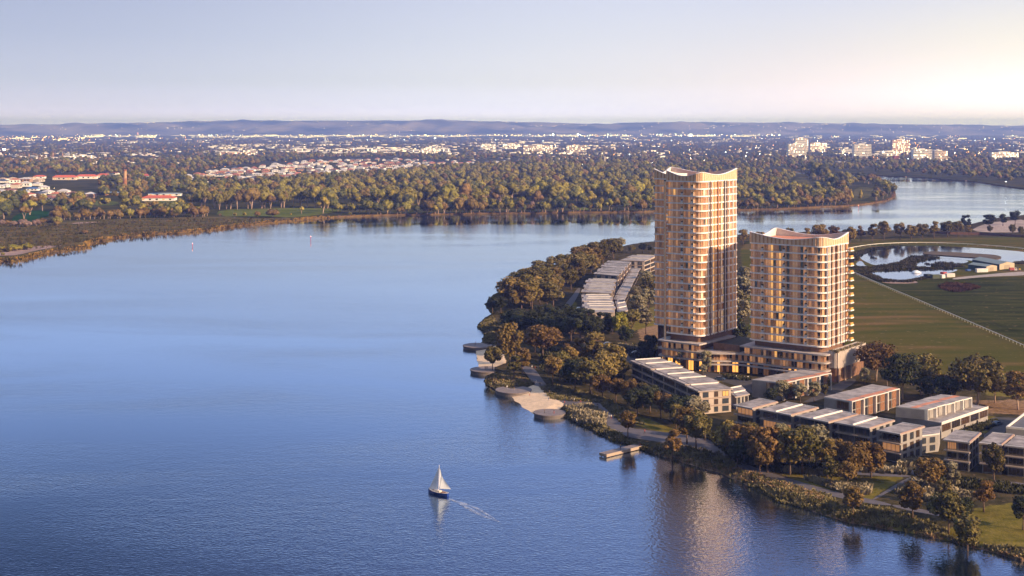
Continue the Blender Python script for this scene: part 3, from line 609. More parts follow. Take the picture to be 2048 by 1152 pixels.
# garage box at the right end
GB = thing('garage_block', 'pale finned parking block with rooftop planting beside the shorter tower', 'building', (*loc(C2, -3, 12), LZ)); og = (*loc(C2, -3, 12), LZ)
gp = rounded([(-5.1, 2.6, 2.2), (-5.1, 32, .6), (-.6, 32, .3), (-.6, 2.6, .5)]); CON = mat('pale_fin_screen', (.86, .76, .69), .6, var=.05)
b = MB(); b.prism(W2(C2, inset(gp, lambda *a: .5)), 7.4, 13.9, mat('screen_backing', (.60, .48, .41), .7)); b.build('screen_wall', GB, og)
rs = resample(W2(C2, gp), .62); cgx = sum(p[0] for p in rs)/len(rs); cgy = sum(p[1] for p in rs)/len(rs)
b = MB(); ii = resample(W2(C2, inset(gp, lambda *a: .5)), .62)
for k in range(0, len(rs)-1):
    p, q = rs[k], rs[k+1]; t = (q[0]-p[0], q[1]-p[1]); l = math.hypot(*t) or 1; t = (t[0]/l*.24, t[1]/l*.24); nrm = (-t[1]/.24*.45, t[0]/.24*.45)
    if (cgx-p[0])*nrm[0]+(cgy-p[1])*nrm[1] < 0: nrm = (-nrm[0], -nrm[1])
    b.obox(p, t, nrm, 7.3, 14.3, CON)
b.build('fin_screen', GB, og)
b = MB(); b.prism(W2(C2, inset(gp, lambda *a: .9)), LZ, 7.39, W_BROWN); b.build('base_wall', GB, og)
b = MB(); b.prism(W2(C2, inset(gp, lambda *a: .55)), 13.905, 14.0, W_ROOF); b.build('roof', GB, og)
b = MB()
for v in (4, 10, 16): b.obox(loc(C2, -5.05, v), (UX[0]*.5, UX[1]*.5), (UY[0]*.5, UY[1]*.5), LZ, 7.29, W_GOLD2)
b.build('colonnade', GB, og)
b = MB(); rr = random.Random(5)
for k in range(260):
    v = rr.uniform(2.8, 31.6); u = rr.choice([-4.6, -4.6, -4.3, -3.9]) + rr.uniform(-.3, .3)
    if rr.random() < .18: u = rr.uniform(-4.8, -1); v = 3.2+rr.uniform(-.3, .5)
    c = Vector((*loc(C2, u, v), 14.05+rr.uniform(.1, .7))); d = Vector((rr.gauss(0, 1), rr.gauss(0, 1), rr.gauss(.6, .6))).normalized(); s1 = d.orthogonal().normalized()*.38; s2 = d.cross(s1)
    b.face([c-s1-s2, c+s1-s2, c+s1+s2, c-s1+s2], L_SILVER if k % 3 else L_OLIVE)
b.build('roof_planting', GB, og)
# ------------------------------------------------------------------ terraces
def v2(a, b): return (b[0]-a[0], b[1]-a[1])
def sc2(a, s): return (a[0]*s, a[1]*s)
def ad2(*ps): return (sum(p[0] for p in ps), sum(p[1] for p in ps))
def unit(a): l = math.hypot(*a); return (a[0]/l, a[1]/l)
def win(parent, o, p, t, nrm, wd, z0, z1, gm, fm=W_DARK, div=2):
    """a window on a wall: p start point, t along, nrm outward"""
    b = MB(); q = ad2(p, sc2(nrm, .04)); e = ad2(q, sc2(t, wd)); b.face([(*q, z0), (*e, z0), (*e, z1), (*q, z1)], gm)
    for k in range(div+1):
        s = ad2(p, sc2(t, (wd-.1)*k/div)); b.obox(s, sc2(t, .1), sc2(nrm, .12), z0, z1, fm)
    b.obox(ad2(p, sc2(t, .101)), sc2(t, wd-.202), sc2(nrm, .11), z1-.1, z1, fm); b.obox(ad2(p, sc2(t, .101)), sc2(t, wd-.202), sc2(nrm, .11), z0, z0+.1, fm)
    return b.build('window', parent, o)
def terrace(name, label, A, Bv, Wv, bays, zr, storeys, style, group=None, wall=W_GREY, balc=True, seed=1, roofm=W_ROOF, zs=LZ, open_faces='ab', end_win=True, stagger=0.):
    """A near-left corner; Bv vector along the row (away); Wv vector across (right). faces: a = river side (left), b = right, n = near end"""
    rnd = random.Random(seed); o = (A[0], A[1], zs); T = thing(name, label, 'building', o, group); L_ = math.hypot(*Bv); Wd = math.hypot(*Wv); tb, tw = unit(Bv), unit(Wv); bl = L_/bays; sh = (zr-zs-.4)/storeys
    na, nb, nn = sc2(tw, -1), tw, sc2(tb, -1)
    for k in range(bays):
        off = sc2(tw, stagger*(k % 2)); P = ad2(A, sc2(tb, bl*k), off); dz = (.0, .5, .16)[k % 3] if bays > 1 else 0
        b = MB(); b.obox(ad2(P, sc2(tw, .9)), sc2(tb, bl-.03), sc2(tw, Wd-1.5), zs, zr-.42+dz, wall); b.build('wall', T, o)
        b = MB(); b.obox(ad2(P, sc2(tb, -.45 if k == 0 else .02)), sc2(tb, bl-.05+(.45 if k == 0 else 0)), Wv, zr-.41+dz, zr-.06+dz, W_WHITE if style == 'p' else mat('roof_fascia', (.40, .33, .30), .7, var=.1), roofm)
        rf = b.build('roof', T, o)
        b = MB(); b.obox(ad2(P, sc2(tb, bl-.42), sc2(tw, Wd*.16)), sc2(tb, .3), sc2(tw, Wd*.8), zr-.055+dz, zr+.34+dz, W_WHITE); b.obox(ad2(P, sc2(tw, Wd*.12), sc2(tb, .2)), sc2(tb, bl-.7), sc2(tw, .18), zr-.055+dz, zr+.05+dz, W_DARK); b.build('roof_upstand', rf, o)
        for s in range(storeys):
            z0 = zs+.3+s*sh
            if 'a' in open_faces:
                p = ad2(P, sc2(tw, .9), sc2(tb, .5)); win(T, o, ad2(p, sc2(tb, bl-1.2)), sc2(tb, -1), na, bl-1.2, z0+.05, z0+sh-.75, rnd.choice([G_DARK, G_BLUE, G_BLUE, G_BROWN, G_BLUE]), W_DARK, 3)
                if balc and s > 0:
                    b = MB(); b.obox(ad2(P, sc2(tb, .2)), sc2(tb, bl-.5), sc2(tw, .89), z0-.32, z0-.06, mat('balcony_slab', (.34, .28, .25), .7)); bb = b.build('balcony', T, o)
                    b = MB(); q = ad2(P, sc2(tb, .2), sc2(tw, .06)); b.bipanel(q, ad2(q, sc2(tb, bl-.5)), z0-.055, z0+.9, BALU); b.build('balustrade', bb, o)
            if 'b' in open_faces:
                p = ad2(P, sc2(tw, Wd-.6), sc2(tb, .6)); win(T, o, p, tb, nb, bl-1.4, z0+.1, z0+sh-.8, rnd.choice([G_DARK, G_BROWN, G_BLUE]), W_DARK, 2)
    if end_win:
        for s in range(storeys):
            z0 = zs+.3+s*sh
            for f, wd in ((.10, .16), (.46, .11), (.72, .18)):
                p = ad2(A, sc2(tw, .9+f*(Wd-1.5))); win(T, o, p, tw, nn, wd*Wd, z0+.2, z0+sh-.6, rnd.choice([G_DARK, G_BLUE, G_BLUE, G_LIT if rnd.random() < .3 else G_BROWN]), W_DARK, 2)
            if s: b = MB(); b.obox(ad2(A, sc2(tw, .95), sc2(tb, -.14)), sc2(tb, .13), sc2(tw, Wd-1.6), z0-.3, z0-.1, mat('storey_band', (.30, .2, .16), .7)); b.build('storey_band', T, o)
    return T
def quad_terr(name, label, px, zr, bays, storeys, **k):
    """px: near-left, near-right, far-left roof corners in the photo"""
    nl, nr, fl = (G(*p, zr) for p in px); Wv, Bv = v2(nl, nr), v2(nl, fl); return terrace(name, label, nl, Bv, Wv, bays, zr, storeys, 's', **k)
PINKW = mat('warm_render', (.46, .38, .33), .8, var=.1, scale=.3)
quad_terr('terrace_block', 'long grey terrace below the tall tower with a pale windowed end wall', [(1395, 782), (1465, 776.5), (1260, 721)], 10.2, 6, 3, wall=PINKW, seed=2)
# row below the towers: pavilions with deep eaves facing the water
def pavilion(label, left, back, front, zr, zs=LZ, storeys=3, seed=0, side_dark=True, bays=2, split=True):
    l, bk_, f = G(*left, zr), G(*back, zr), G(*front, zr); Wv, Bv = v2(l, f), v2(l, bk_); rnd = random.Random(seed); o = (l[0], l[1], zs); T = thing('riverside_pavilion', label, 'building', o, 'flat roofed pavilions along the lower path')
    tw, tb = unit(Wv), unit(Bv); Wd, L_ = math.hypot(*Wv), math.hypot(*Bv); sh = (zr-zs-.4)/storeys; nn = (tw[1], -tw[0])
    if nn[1] > 0: nn = (-nn[0], -nn[1])
    P = ad2(l, sc2(tw, .7), sc2(tb, 1.6)); b = MB(); b.obox(P, sc2(tw, Wd-1.4), sc2(tb, L_-2.2), zs, zr-.46, W_GREY); b.build('wall', T, o)
    b = MB(); b.obox(l, Wv, Bv, zr-.45, zr-.08, mat('roof_fascia', (.40, .33, .30), .7, var=.1), W_ROOF); rf = b.build('roof', T, o)
    b = MB()
    b.obox(ad2(l, sc2(tw, .1), sc2(tb, .12)), sc2(tw, Wd-.2), sc2(tb, .3), zr-.075, zr+.08, W_WHITE); b.obox(ad2(l, sc2(tw, Wd-.42), sc2(tb, .43)), sc2(tw, .3), sc2(tb, L_-.6), zr-.075, zr+.16, mat('rust_edge', (.40, .26, .2), .7)); b.obox(ad2(l, sc2(tw, .12), sc2(tb, L_-.5)), sc2(tw, Wd-.6), sc2(tb, .3), zr-.075, zr+.12, W_WHITE)
    if split: b.obox(ad2(l, sc2(tw, Wd*.5), sc2(tb, .44)), sc2(tw, .34), sc2(tb, L_-1), zr-.075, zr+.42, W_WHITE)
    b.build('roof_upstand', rf, o)
    bw = (Wd-1.4)/bays
    for s in range(storeys):
        z0 = zs+.3+s*sh
        for k in range(bays):
            p = ad2(P, sc2(tw, bw*k+.3)); win(T, o, p, tw, nn, bw-.6, z0, z0+sh-.7, rnd.choice([G_DARK, G_DARK, G_BROWN, G_BLUE, G_BLUE, G_WARMDIM]), W_DARK, 4)
        if s:
            b = MB(); b.obox(ad2(l, sc2(tw, .2), sc2(tb, .1)), sc2(tw, Wd-.4), sc2(tb, 1.49), z0-.42, z0-.08, mat('balcony_slab', (.34, .28, .25), .7)); bb = b.build('balcony', T, o)
            b = MB(); q = ad2(l, sc2(tw, .25), sc2(tb, .16)); b.bipanel(q, ad2(q, sc2(tw, Wd-.5)), z0-.075, z0+.85, BALU); b.build('balustrade', bb, o)
        nr_ = (tw[0], tw[1]); p = ad2(P, sc2(tw, Wd-1.4), sc2(tb, L_*.12)); 
        for q in (.1, .42, .7): win(T, o, ad2(P, sc2(tw, Wd-1.4), sc2(tb, (L_-2.2)*q)), tb, tw, (L_-2.2)*.16, z0+.1, z0+sh-.7, rnd.choice([G_BLUE, G_DARK, G_BROWN]), W_DARK, 2)
    return T
pavilion('grey single roof pavilion at the upper row end, beside the pale end wall', (1466, 809.5), (1518, 796), (1505, 817.3), 10.6, seed=1, split=False, bays=1)
pavilion('pale double roofed pavilion with white upstands, next after the single roofed one', (1517, 818.2), (1573.6, 803.4), (1582, 830.3), 10.6, seed=2)
pavilion('grey double roofed pavilion in the middle of the lower row, behind dark rust trees', (1591, 831.2), (1652.6, 816), (1657, 844.4), 10.6, seed=3)
pavilion('double roofed pavilion with white edges, left of the three storey end one', (1668, 844.4), (1719.8, 828.8), (1739.4, 856.7), 10.6, seed=4)
pavilion('three storey end pavilion with terracotta balconies and a lower annex behind', (1754.2, 860), (1804.5, 844.4), (1800.6, 868.4), 11., seed=5, split=False, bays=1)
pavilion('brown glazed pavilion with two pink balcony bands beside the dark side wall', (1885.3, 878.8), (1910, 859.3), (1940, 885.3), 10.9, seed=6, split=False, bays=2)
pavilion('brown glazed pavilion half hidden by a tall olive tree', (1956.9, 885.3), (1984, 864.5), (2004, 890.0), 10.9, seed=7, split=False, bays=1)
pavilion('brown glazed pavilion cut by the right edge of the photo', (2008, 890.5), (2032, 871), (2052, 895.5), 10.9, seed=8, split=False, bays=1)
# annex of the end pavilion
l = G(1806, 868, 8); b_ = MB(); ax = unit(v2(G(1754.2, 860, 11), G(1804.5, 844.4, 11)))
AN = thing('annex', 'low grey annex with a pale bright terrace behind the three storey pavilion', 'building', (*G(1850, 868, 7.5), LZ)); oa = (*G(1850, 868, 7.5), LZ)
q0 = G(1838, 871, 7.5); q1 = G(1877, 866, 7.5); q2 = G(1842, 856, 7.5)
b = MB(); b.obox(q0, v2(q0, q1), v2(q0, q2), LZ, 7.0, W_GREY); b.build('wall', AN, oa)
b = MB(); e = sc2(unit(v2(q0, q1)), -.4); b.obox(ad2(q0, e), ad2(v2(q0, q1), sc2(e, -2)), v2(q0, q2), 7.005, 7.4, W_WHITE, W_ROOF); b.build('roof', AN, oa)
nn = (unit(v2(q0, q1))[1], -unit(v2(q0, q1))[0])
for z in (2.0, 4.6):
    for f in (.08, .55): win(AN, oa, ad2(q0, sc2(v2(q0, q1), f)), unit(v2(q0, q1)), nn, 2.2, z, z+1.9, G_BLUE)
# portal framed rows
def portal_row(label, left, back, right, front, zr, bays, storeys=2, seed=0, lower=None):
    l, bk_, r_, f = (G(*p, zr) for p in (left, back, right, front)); o = (f[0], f[1], LZ); T = thing('portal_terrace', label, 'building', o, 'portal framed townhouse rows'); rnd = random.Random(seed)
    Av = v2(f, r_); Dv = v2(f, l); L_ = math.hypot(*Av); Dp = math.hypot(*Dv); ta, td = unit(Av), unit(Dv); bl = L_/bays; n1 = (ta[1], -ta[0]); zb = lower or LZ
    if (n1[0]*td[0]+n1[1]*td[1]) > 0: n1 = (-n1[0], -n1[1])
    for k in range(bays):
        P = ad2(f, sc2(ta, bl*k), sc2(td, 0)); dz = (0, .12)[k % 2]; body = ad2(P, sc2(td, 1.1)); g = .14
        b = MB(); b.obox(body, sc2(ta, bl-g), sc2(td, Dp-1.1), zb, zr-.36+dz, W_GREY); b.build('wall', T, o)
        b = MB(); b.obox(P, sc2(ta, bl-g), sc2(td, Dp), zr-.355+dz, zr+dz, W_WHITE, W_ROOF2)
        b.obox(P, sc2(ta, .28), sc2(td, 1.09), zb+.01, zr-.36+dz, W_WHITE); b.obox(ad2(P, sc2(ta, bl-g-.28)), sc2(ta, .28), sc2(td, 1.09), zb+.01, zr-.36+dz, W_WHITE); b.build('portal_frame', T, o)
        b = MB(); b.obox(ad2(P, sc2(td, Dp*(.38 if lower else .05)), sc2(ta, .3)), sc2(ta, bl-g-.6), sc2(td, Dp*.19), zr+dz+.004, zr+dz+.05, W_TERRA); b.build('roof_deck', T, o)
        wn = sc2(n1, 1)
        sh = (zr-.4-zb)/storeys
        for s in range(storeys):
            z0 = zb+.2+s*sh
            p = ad2(body, sc2(ta, .36)); win(T, o, p, ta, n1, bl*.42, z0, z0+sh-.35, rnd.choice([G_DARK, G_BLUE, G_BROWN]), W_DARK, 2)
            if not lower: b = MB(); b.obox(ad2(body, sc2(ta, bl*.52), sc2(n1, .02)), sc2(ta, bl*.36), sc2(n1, .14), z0, z0+sh-.2, W_TIMBER); b.build('timber_screen', T, o)
    # recess in the near end wall
    ne = sc2(ta, -1)
    if not lower: win(T, o, ad2(f, sc2(td, Dp*.12)), td, ne, Dp*.42, zr-3.3, zr-.6, G_BROWN, W_BROWN, 3)
    if lower:
        fl = lower[1] if isinstance(lower, tuple) else None
    return T, (f, r_, l, ta, td, n1, o)
portal_row('pale portal framed townhouse row with timber screens at the foot of the shorter tower', (1504.2, 758.6), (1617.5, 738.3), (1663.6, 746.1), (1567.5, 765.5), 8.5, 4, seed=1)
portal_row('pale portal framed townhouse row with rust screens behind the lower pavilions', (1648.2, 793.4), (1735.5, 768.9), (1800, 777.2), (1704.2, 802.7), 8.5, 4, seed=2)
T3, (f, r_, l, ta, td, n1, o3) = portal_row('wide pale townhouse row with a projecting lower storey and dark grey end wall', (1791.5, 812.4), (1882.6, 783.7), (1944.6, 794.2), (1855.8, 818.9), 10.6, 5, 1, seed=3, lower=6.9)
lf = G(1882.6, 845.5, 6.9); lr = G(1975.9, 813.7, 6.9); ll = G(1791, 830, 6.9); tl = unit(v2(lf, lr)); dl = unit(v2(lf, ll)); LL = math.hypot(*v2(lf, lr)); DL = math.hypot(*v2(lf, ll))
b = MB(); b.obox(lf, v2(lf, lr), v2(lf, ll), LZ, 6.88, W_GREY, W_ROOF2); b.build('lower_storey', T3, o3)
nl_ = (tl[1], -tl[0])
for k in range(5):
    p = ad2(lf, sc2(tl, LL/5*k+.5)); win(T3, o3, p, tl, nl_, LL/5-1., 3.7, 6.1, [G_BROWN, G_DARK, G_BROWN, G_DARK, G_BROWN][k], W_DARK, 4)
b = MB(); b.obox(ad2(lf, sc2(nl_, .06)), sc2(tl, LL), sc2(nl_, .12), 6.2, 7.15, W_WHITE); b.build('parapet', T3, o3)
for k in range(3): win(T3, o3, ad2(lf, sc2(tl, LL*(.2+.27*k))), tl, nl_, 1.1, LZ+.05, 3.5, G_DARK, W_DARK, 1).name = 'door'
# grey building at the right edge
q0 = G(2012, 854, 6.); q1 = G(2090, 861, 6.); q2 = G(2056, 820, 6.); FB = thing('grey_hall', 'low plain grey flat roofed building beside the loop road at the right edge', 'building', (*q0, LZ)); ofb = (*q0, LZ)
b = MB(); b.obox(q0, v2(q0, q1), v2(q0, q2), LZ, 5.5, W_GREY); b.build('wall', FB, ofb)
b = MB(); b.obox(ad2(q0, sc2(unit(v2(q0, q1)), .5), sc2(unit(v2(q0, q2)), .5)), sc2(v2(q0, q1), .97), sc2(v2(q0, q2), .97), 5.505, 5.6, mat('dark_roof', (.11, .105, .11), .7, var=.1)); b.build('roof', FB, ofb)
b = MB(); u1, u2 = unit(v2(q0, q1)), unit(v2(q0, q2)); b.obox(q0, v2(q0, q1), sc2(u2, .45), 5.51, 6.2, W_WHITE); b.obox(ad2(q0, sc2(u2, .46)), sc2(u1, .45), sc2(v2(q0, q2), .97), 5.51, 6.2, W_WHITE); b.build('parapet', FB, ofb)
# stepped rows behind the trees at the upper left
ST = 'stepped terraces behind the shore trees'
quad_terr('terrace_block', 'nearest stepped terrace of pale roof strips with a lit end wall above dark trees', [(1166, 624), (1229, 624), (1162.7, 589)], 11.2, 7, 3, wall=PINKW, seed=11, stagger=1.1, roofm=W_ROOF2, group=ST)
quad_terr('terrace_block', 'pale stepped terrace just behind the nearest lit end wall one', [(1162, 583), (1223, 586), (1174, 557)], 11.5, 6, 3, wall=PINKW, seed=12, stagger=1.1, roofm=W_ROOF2, group=ST)
quad_terr('terrace_block', 'pale stepped terrace third along the shore, overlapping a darker end wall', [(1187, 547), (1237, 551), (1213.5, 522)], 11.5, 8, 3, wall=PINKW, seed=13, stagger=1.1, roofm=W_ROOF2, group=ST)
quad_terr('terrace_block', 'farthest stepped terrace, half hidden by the tall tower', [(1240, 520), (1290, 521.5), (1266, 511)], 11.5, 2, 3, wall=PINKW, seed=14, roofm=W_ROOF2, group=ST)
quad_terr('terrace_annex', 'long low roof strip running behind the stepped terraces beside the tall tower', [(1227, 598), (1249, 600), (1265, 532)], 6., 9, 1, wall=PINKW, seed=15, roofm=W_ROOF2, open_faces='b')
quad_terr('terrace_annex', 'short low terrace with grey patio beside the nearest lit end wall', [(1236, 624), (1256, 620), (1230, 602)], 5.5, 3, 1, wall=PINKW, seed=16, roofm=W_ROOF2, open_faces='b')
quad_terr('terrace_annex', 'low wing with light roof between the long terrace and first pavilion', [(1470, 793), (1499, 787), (1455, 780)], 6.5, 2, 1, wall=W_GREY, seed=17, open_faces='b')
# ------------------------------------------------------------------ trees
def leaf_quads(C, Nn, size, rg):
    n = len(C); Nn = Nn/np.linalg.norm(Nn, axis=1, keepdims=True); a = np.cross(Nn, rg.normal(size=(n, 3))); a /= np.linalg.norm(a, axis=1, keepdims=True)+1e-9; b = np.cross(Nn, a)
    s = size[:, None]; e = rg.uniform(.55, 1., (n, 1)); V = np.stack([C-a*s-b*s*e, C+a*s-b*s*e*.6, C+a*s*.8+b*s*e, C-a*s*.7+b*s*e*.8], 1).reshape(-1, 3)
    return V, np.arange(n*4).reshape(n, 4)
def near_tree(seed, h=14., w=10., base=.24, clumps=26, per=135, open_=.5, lmat=None, tm=None, leaf=.42):
    rg = np.random.default_rng(seed); rr = random.Random(seed); cz = h*(base+1)/2; hz_ = h*(1-base)/2; CC = []; RR = []
    for k in range(clumps):
        d = rg.normal(size=3); d /= np.linalg.norm(d); rad = rg.uniform(.35, .9)**.6; p = d*rad*np.array([w/2*.82, w/2*.82, hz_*.86]); p[2] += cz
        if p[2] < h*base*1.05: p[2] = h*base*1.05+rr.random()*h*.12
        CC.append(p); RR.append(rg.uniform(.12, .21)*w)
    CC = np.array(CC); RR = np.array(RR); n = clumps*per; ci = rg.integers(0, clumps, n); d = rg.normal(size=(n, 3)); d /= np.linalg.norm(d, axis=1, keepdims=True)
    rad = rg.uniform(.45, 1.08, n)**.5; C = CC[ci]+d*(RR[ci]*rad)[:, None]*np.array([1, 1, .82]); Nn = d*.9+rg.normal(size=(n, 3))*.55+np.array([0, 0, .35])
    V, Q = leaf_quads(C, Nn, rg.uniform(.5, 1.15, n)*leaf, rg); crown = fast_mesh('crown', V, Q, [lmat or L_OLIVE])
    b = MB(); lean = rr.uniform(-.6, .6), rr.uniform(-.6, .6); top = h*.62; pts = [(0, 0, -.4), (lean[0]*.2, lean[1]*.2, h*.15), (lean[0]*.6, lean[1]*.6, h*.36), (lean[0], lean[1], top)]
    b.tube(pts, [.34*h/14, .26*h/14, .19*h/14, .06], tm or W_TRUNK, 6)
    for k in range(7):
        t = CC[rr.randrange(clumps)]; z0 = h*rr.uniform(.2, .45); f = z0/top; s = Vector((lean[0]*f, lean[1]*f, z0)); e = Vector(t); mid = s.lerp(e, .5)+Vector((0, 0, -.4)); b.tube([s, mid, e], [.14*h/14, .1*h/14, .04], tm or W_TRUNK, 5)
    return crown, b.mesh('trunk', smooth=True)
NEAR = [near_tree(11), near_tree(12, 14, 8.5, .2, 22, 135), near_tree(13, 14, 11.5, .26, 32, 120), near_tree(14, 14, 9.5, .3, 20, 130, leaf=.4), near_tree(15, 14, 10.5, .16, 34, 125), near_tree(16, 14, 12.5, .3, 24, 130, leaf=.45), near_tree(17, 14, 7.5, .2, 20, 125)]
SPARSE = [near_tree(21, 14, 12.5, .3, 19, 110, leaf=.4, tm=W_TRUNKP), near_tree(22, 14, 13.5, .28, 22, 105, leaf=.42, tm=W_TRUNKP)]
def put_tree(name, protos, k, x, y, z, hgt, wf, lm, label, group, rnd):
    cr, tr = protos[k % len(protos)]; s = hgt/14.; T = thing(name, label, 'tree', (x, y, z), group, rnd.uniform(0, 6.28)); T.scale = (s*wf, s*wf, s)
    c = link('crown', cr, T); c.material_slots[0].link = 'OBJECT'; c.material_slots[0].material = lm; link('trunk', tr, T); return T
KIND = {'o': (L_OLIVE, 'olive green'), 'g': (L_GOLD, 'golden olive'), 'r': (L_RUST, 'rust brown'), 'd': (L_DARK, 'dark green'), 's': (L_SILVER, 'silvery green'), 'y': (L_GREEN, 'yellow green')}
trnd = random.Random(31)
def grove(where, items, group, sparse=False, name='park_tree'):
    """items: (base x, base y, top y, width factor, kind) in photo pixels"""
    items = sorted(items); n = len(items); cnt = {}
    for it in items: cnt[it[4]] = cnt.get(it[4], 0)+1
    seen = {}
    for i, (bx, by, ty, wf, kd) in enumerate(items):
        x, y = G(bx, by); z = gz(x, y); hgt = (by-ty)/scale_at(by); seen[kd] = seen.get(kd, 0)+1; nm = KIND[kd][1]
        lab = f'{nm} tree {where}' if cnt[kd] == 1 else f'{nm} tree {where}, {ordinal(seen[kd])} such from left'
        put_tree(name, SPARSE if sparse else NEAR, trnd.randrange(7), x, y, z, hgt, wf, KIND[kd][0], lab, group, trnd)
def fill(poly, n, hpx, wf, kinds, mind, seed):
    rr = random.Random(seed); out = []; xs_ = [p[0] for p in poly]; ys_ = [p[1] for p in poly]; tries = 0
    P = np.array(poly, float)
    while len(out) < n and tries < 9000:
        tries += 1; x, y = rr.uniform(min(xs_), max(xs_)), rr.uniform(min(ys_), max(ys_))
        if not inside(P, x, y): continue
        m = mind*scale_at(y)/3.6
        if any((x-o[0])**2+((y-o[1])*2.6)**2 < m*m for o in out): continue
        out.append((x, y, y-rr.uniform(*hpx)*scale_at(y), rr.uniform(*wf), rr.choice(kinds)))
    return out
grove('in the shore wood left of the stepped terraces', fill([(985, 622), (1005, 600), (1075, 562), (1150, 535), (1215, 516), (1232, 519), (1180, 548), (1148, 578), (1120, 606), (1090, 625), (1035, 630)], 40, (12.5, 19), (1.05, 1.5), 'ggogoog', 20, 1)+[(985, 624, 588, 1.1, 'd'), (1002, 628, 590, 1.1, 'd')], 'trees of the shore wood')
grove('on the bank behind the stepped terraces', [(1240, 506, 474, 1.2, 's'), (1263, 507, 490, 1.3, 'o'), (1285, 506, 484, 1.1, 'd'), (1300, 507, 487, 1.0, 'd'), (1225, 512, 492, 1.2, 'g'), (1205, 516, 492, 1.2, 'g'), (1190, 520, 497, 1.3, 'o')], 'trees behind the stepped terraces')
grove('in the dark clump before the lit end wall', fill([(1012, 660), (1075, 655), (1150, 650), (1205, 664), (1215, 680), (1120, 690), (1040, 684)], 22, (10, 13), (1.2, 1.7), 'ddd', 21, 2)+[(1160, 648, 618, 1.1, 's')], 'trees of the dark clump')
grove('beside the small upper beach', [(985, 740, 690, .9, 'o'), (1020, 728, 642, .95, 'g'), (1028, 758, 706, 1.2, 'o'), (1045, 748, 694, 1.1, 'r'), (1003, 697, 655, .9, 'r')], 'trees by the upper beach')
grove('in the middle grove above the promenade', [(1085, 712, 648, 1.5, 'r'), (1070, 705, 652, 1.1, 'g'), (1120, 762, 700, 1.1, 'o'), (1105, 770, 708, 1.0, 'g'), (1140, 752, 692, 1.1, 'g'), (1165, 735, 668, 1.2, 'r'), (1190, 738, 662, 1.2, 'g'), (1222, 752, 685, 1.3, 'g'), (1245, 765, 705, 1.1, 'o'), (1150, 782, 718, 1.1, 'd'), (1180, 790, 720, 1.2, 'o'), (1205, 798, 748, 1.2, 'r'), (1232, 803, 750, 1.2, 'r'), (1258, 808, 756, 1.2, 'r'), (1210, 775, 705, 1.1, 'g'), (1285, 816, 764, 1.3, 'o'), (1300, 826, 770, 1.2, 'd'), (1322, 838, 782, 1.1, 'r'), (1340, 842, 788, 1.1, 'r'), (1275, 832, 775, 1.1, 'd'), (1130, 722, 682, 1.2, 'r'), (1160, 765, 705, 1.2, 'o'), (1365, 850, 788, 1.4, 'd'), (1388, 852, 792, 1.2, 's'), (1352, 862, 806, 1., 'o')], 'trees of the middle grove')
grove('between the lit end wall and the tall tower', [(1240, 678, 622, 1.0, 'y'), (1262, 672, 618, 1.3, 'o'), (1292, 668, 606, 1.1, 's'), (1275, 640, 588, 1.2, 's'), (1296, 620, 575, 1.2, 's'), (1290, 570, 540, 1.2, 's'), (1298, 592, 552, 1.2, 'o'), (1272, 600, 572, 1., 's'), (1285, 712, 680, 1.1, 'd'), (1300, 708, 668, 1., 'd'), (1252, 690, 652, 1.2, 'd'), (1225, 665, 640, 1.1, 'y')], 'trees beside the tall tower')
grove('standing on the forecourt before the podium', [(1362, 737, 694, 1.1, 's'), (1413, 746, 700, 1.05, 's'), (1406, 752, 728, 1.2, 's')], 'forecourt trees')
grove('in the shady gap between the towers', [(1484, 655, 590, 1.2, 's'), (1486, 610, 550, 1.3, 's'), (1478, 690, 640, 1.3, 'd'), (1490, 575, 530, 1.2, 's'), (1470, 668, 628, 1.3, 'd')], 'trees between the towers')
grove('around the portal framed townhouse rows', [(1563, 802, 758, 1.1, 's'), (1542, 806, 775, 1.1, 'd'), (1600, 806, 765, 1.15, 's'), (1628, 804, 762, 1.1, 's'), (1588, 800, 768, 1.2, 'r'), (1650, 795, 768, 1.1, 'o'), (1512, 790, 772, 1., 'd'), (1730, 770, 735, 1.1, 's'), (1655, 780, 752, 1.0, 'o')], 'trees around the townhouse rows')
grove('along the racecourse fence right of the garage block', [(1752, 762, 682, 1.15, 'r'), (1805, 800, 706, 1.0, 'd'), (1842, 790, 704, 1.1, 'o'), (1862, 806, 752, 1.4, 'd'), (1895, 808, 748, 1.2, 'd'), (1955, 812, 708, 1.1, 'o'), (1990, 806, 742, 1., 'o'), (2036, 820, 742, 1.2, 'r'), (1775, 772, 735, 1.1, 'd')], 'big trees along the racecourse fence', sparse=True)
grove('on the waterside below the long terrace', [(1256, 874, 820, 1.05, 'r'), (1345, 912, 838, 1.05, 'r'), (1392, 900, 820, 1.0, 'o'), (1374, 888, 812, 1.1, 'r'), (1410, 880, 830, 1., 'o')], 'waterside trees')
grove('in the dense belt before the lower pavilions', [(1458, 915, 842, .95, 'g'), (1488, 925, 848, 1.0, 'r'), (1510, 930, 850, 1.1, 'r'), (1535, 945, 850, 1.0, 'r'), (1555, 930, 835, 1.0, 's'), (1580, 950, 858, 1.1, 'g'), (1520, 950, 880, .9, 'r'), (1605, 948, 852, 1.1, 'o'), (1632, 938, 850, 1.2, 's'), (1655, 955, 868, 1.0, 'g'), (1685, 950, 872, 1.1, 'r'), (1712, 958, 880, 1.0, 'r'), (1742, 955, 882, 1.1, 'r'), (1662, 975, 905, .95, 'o'), (1695, 975, 922, 1.0, 'r'), (1475, 935, 878, .9, 'd'), (1500, 905, 842, 1.1, 'o'), (1570, 925, 848, 1.1, 'o'), (1620, 920, 852, 1.1, 'd'), (1445, 898, 850, .9, 'd')], 'trees of the dense belt')
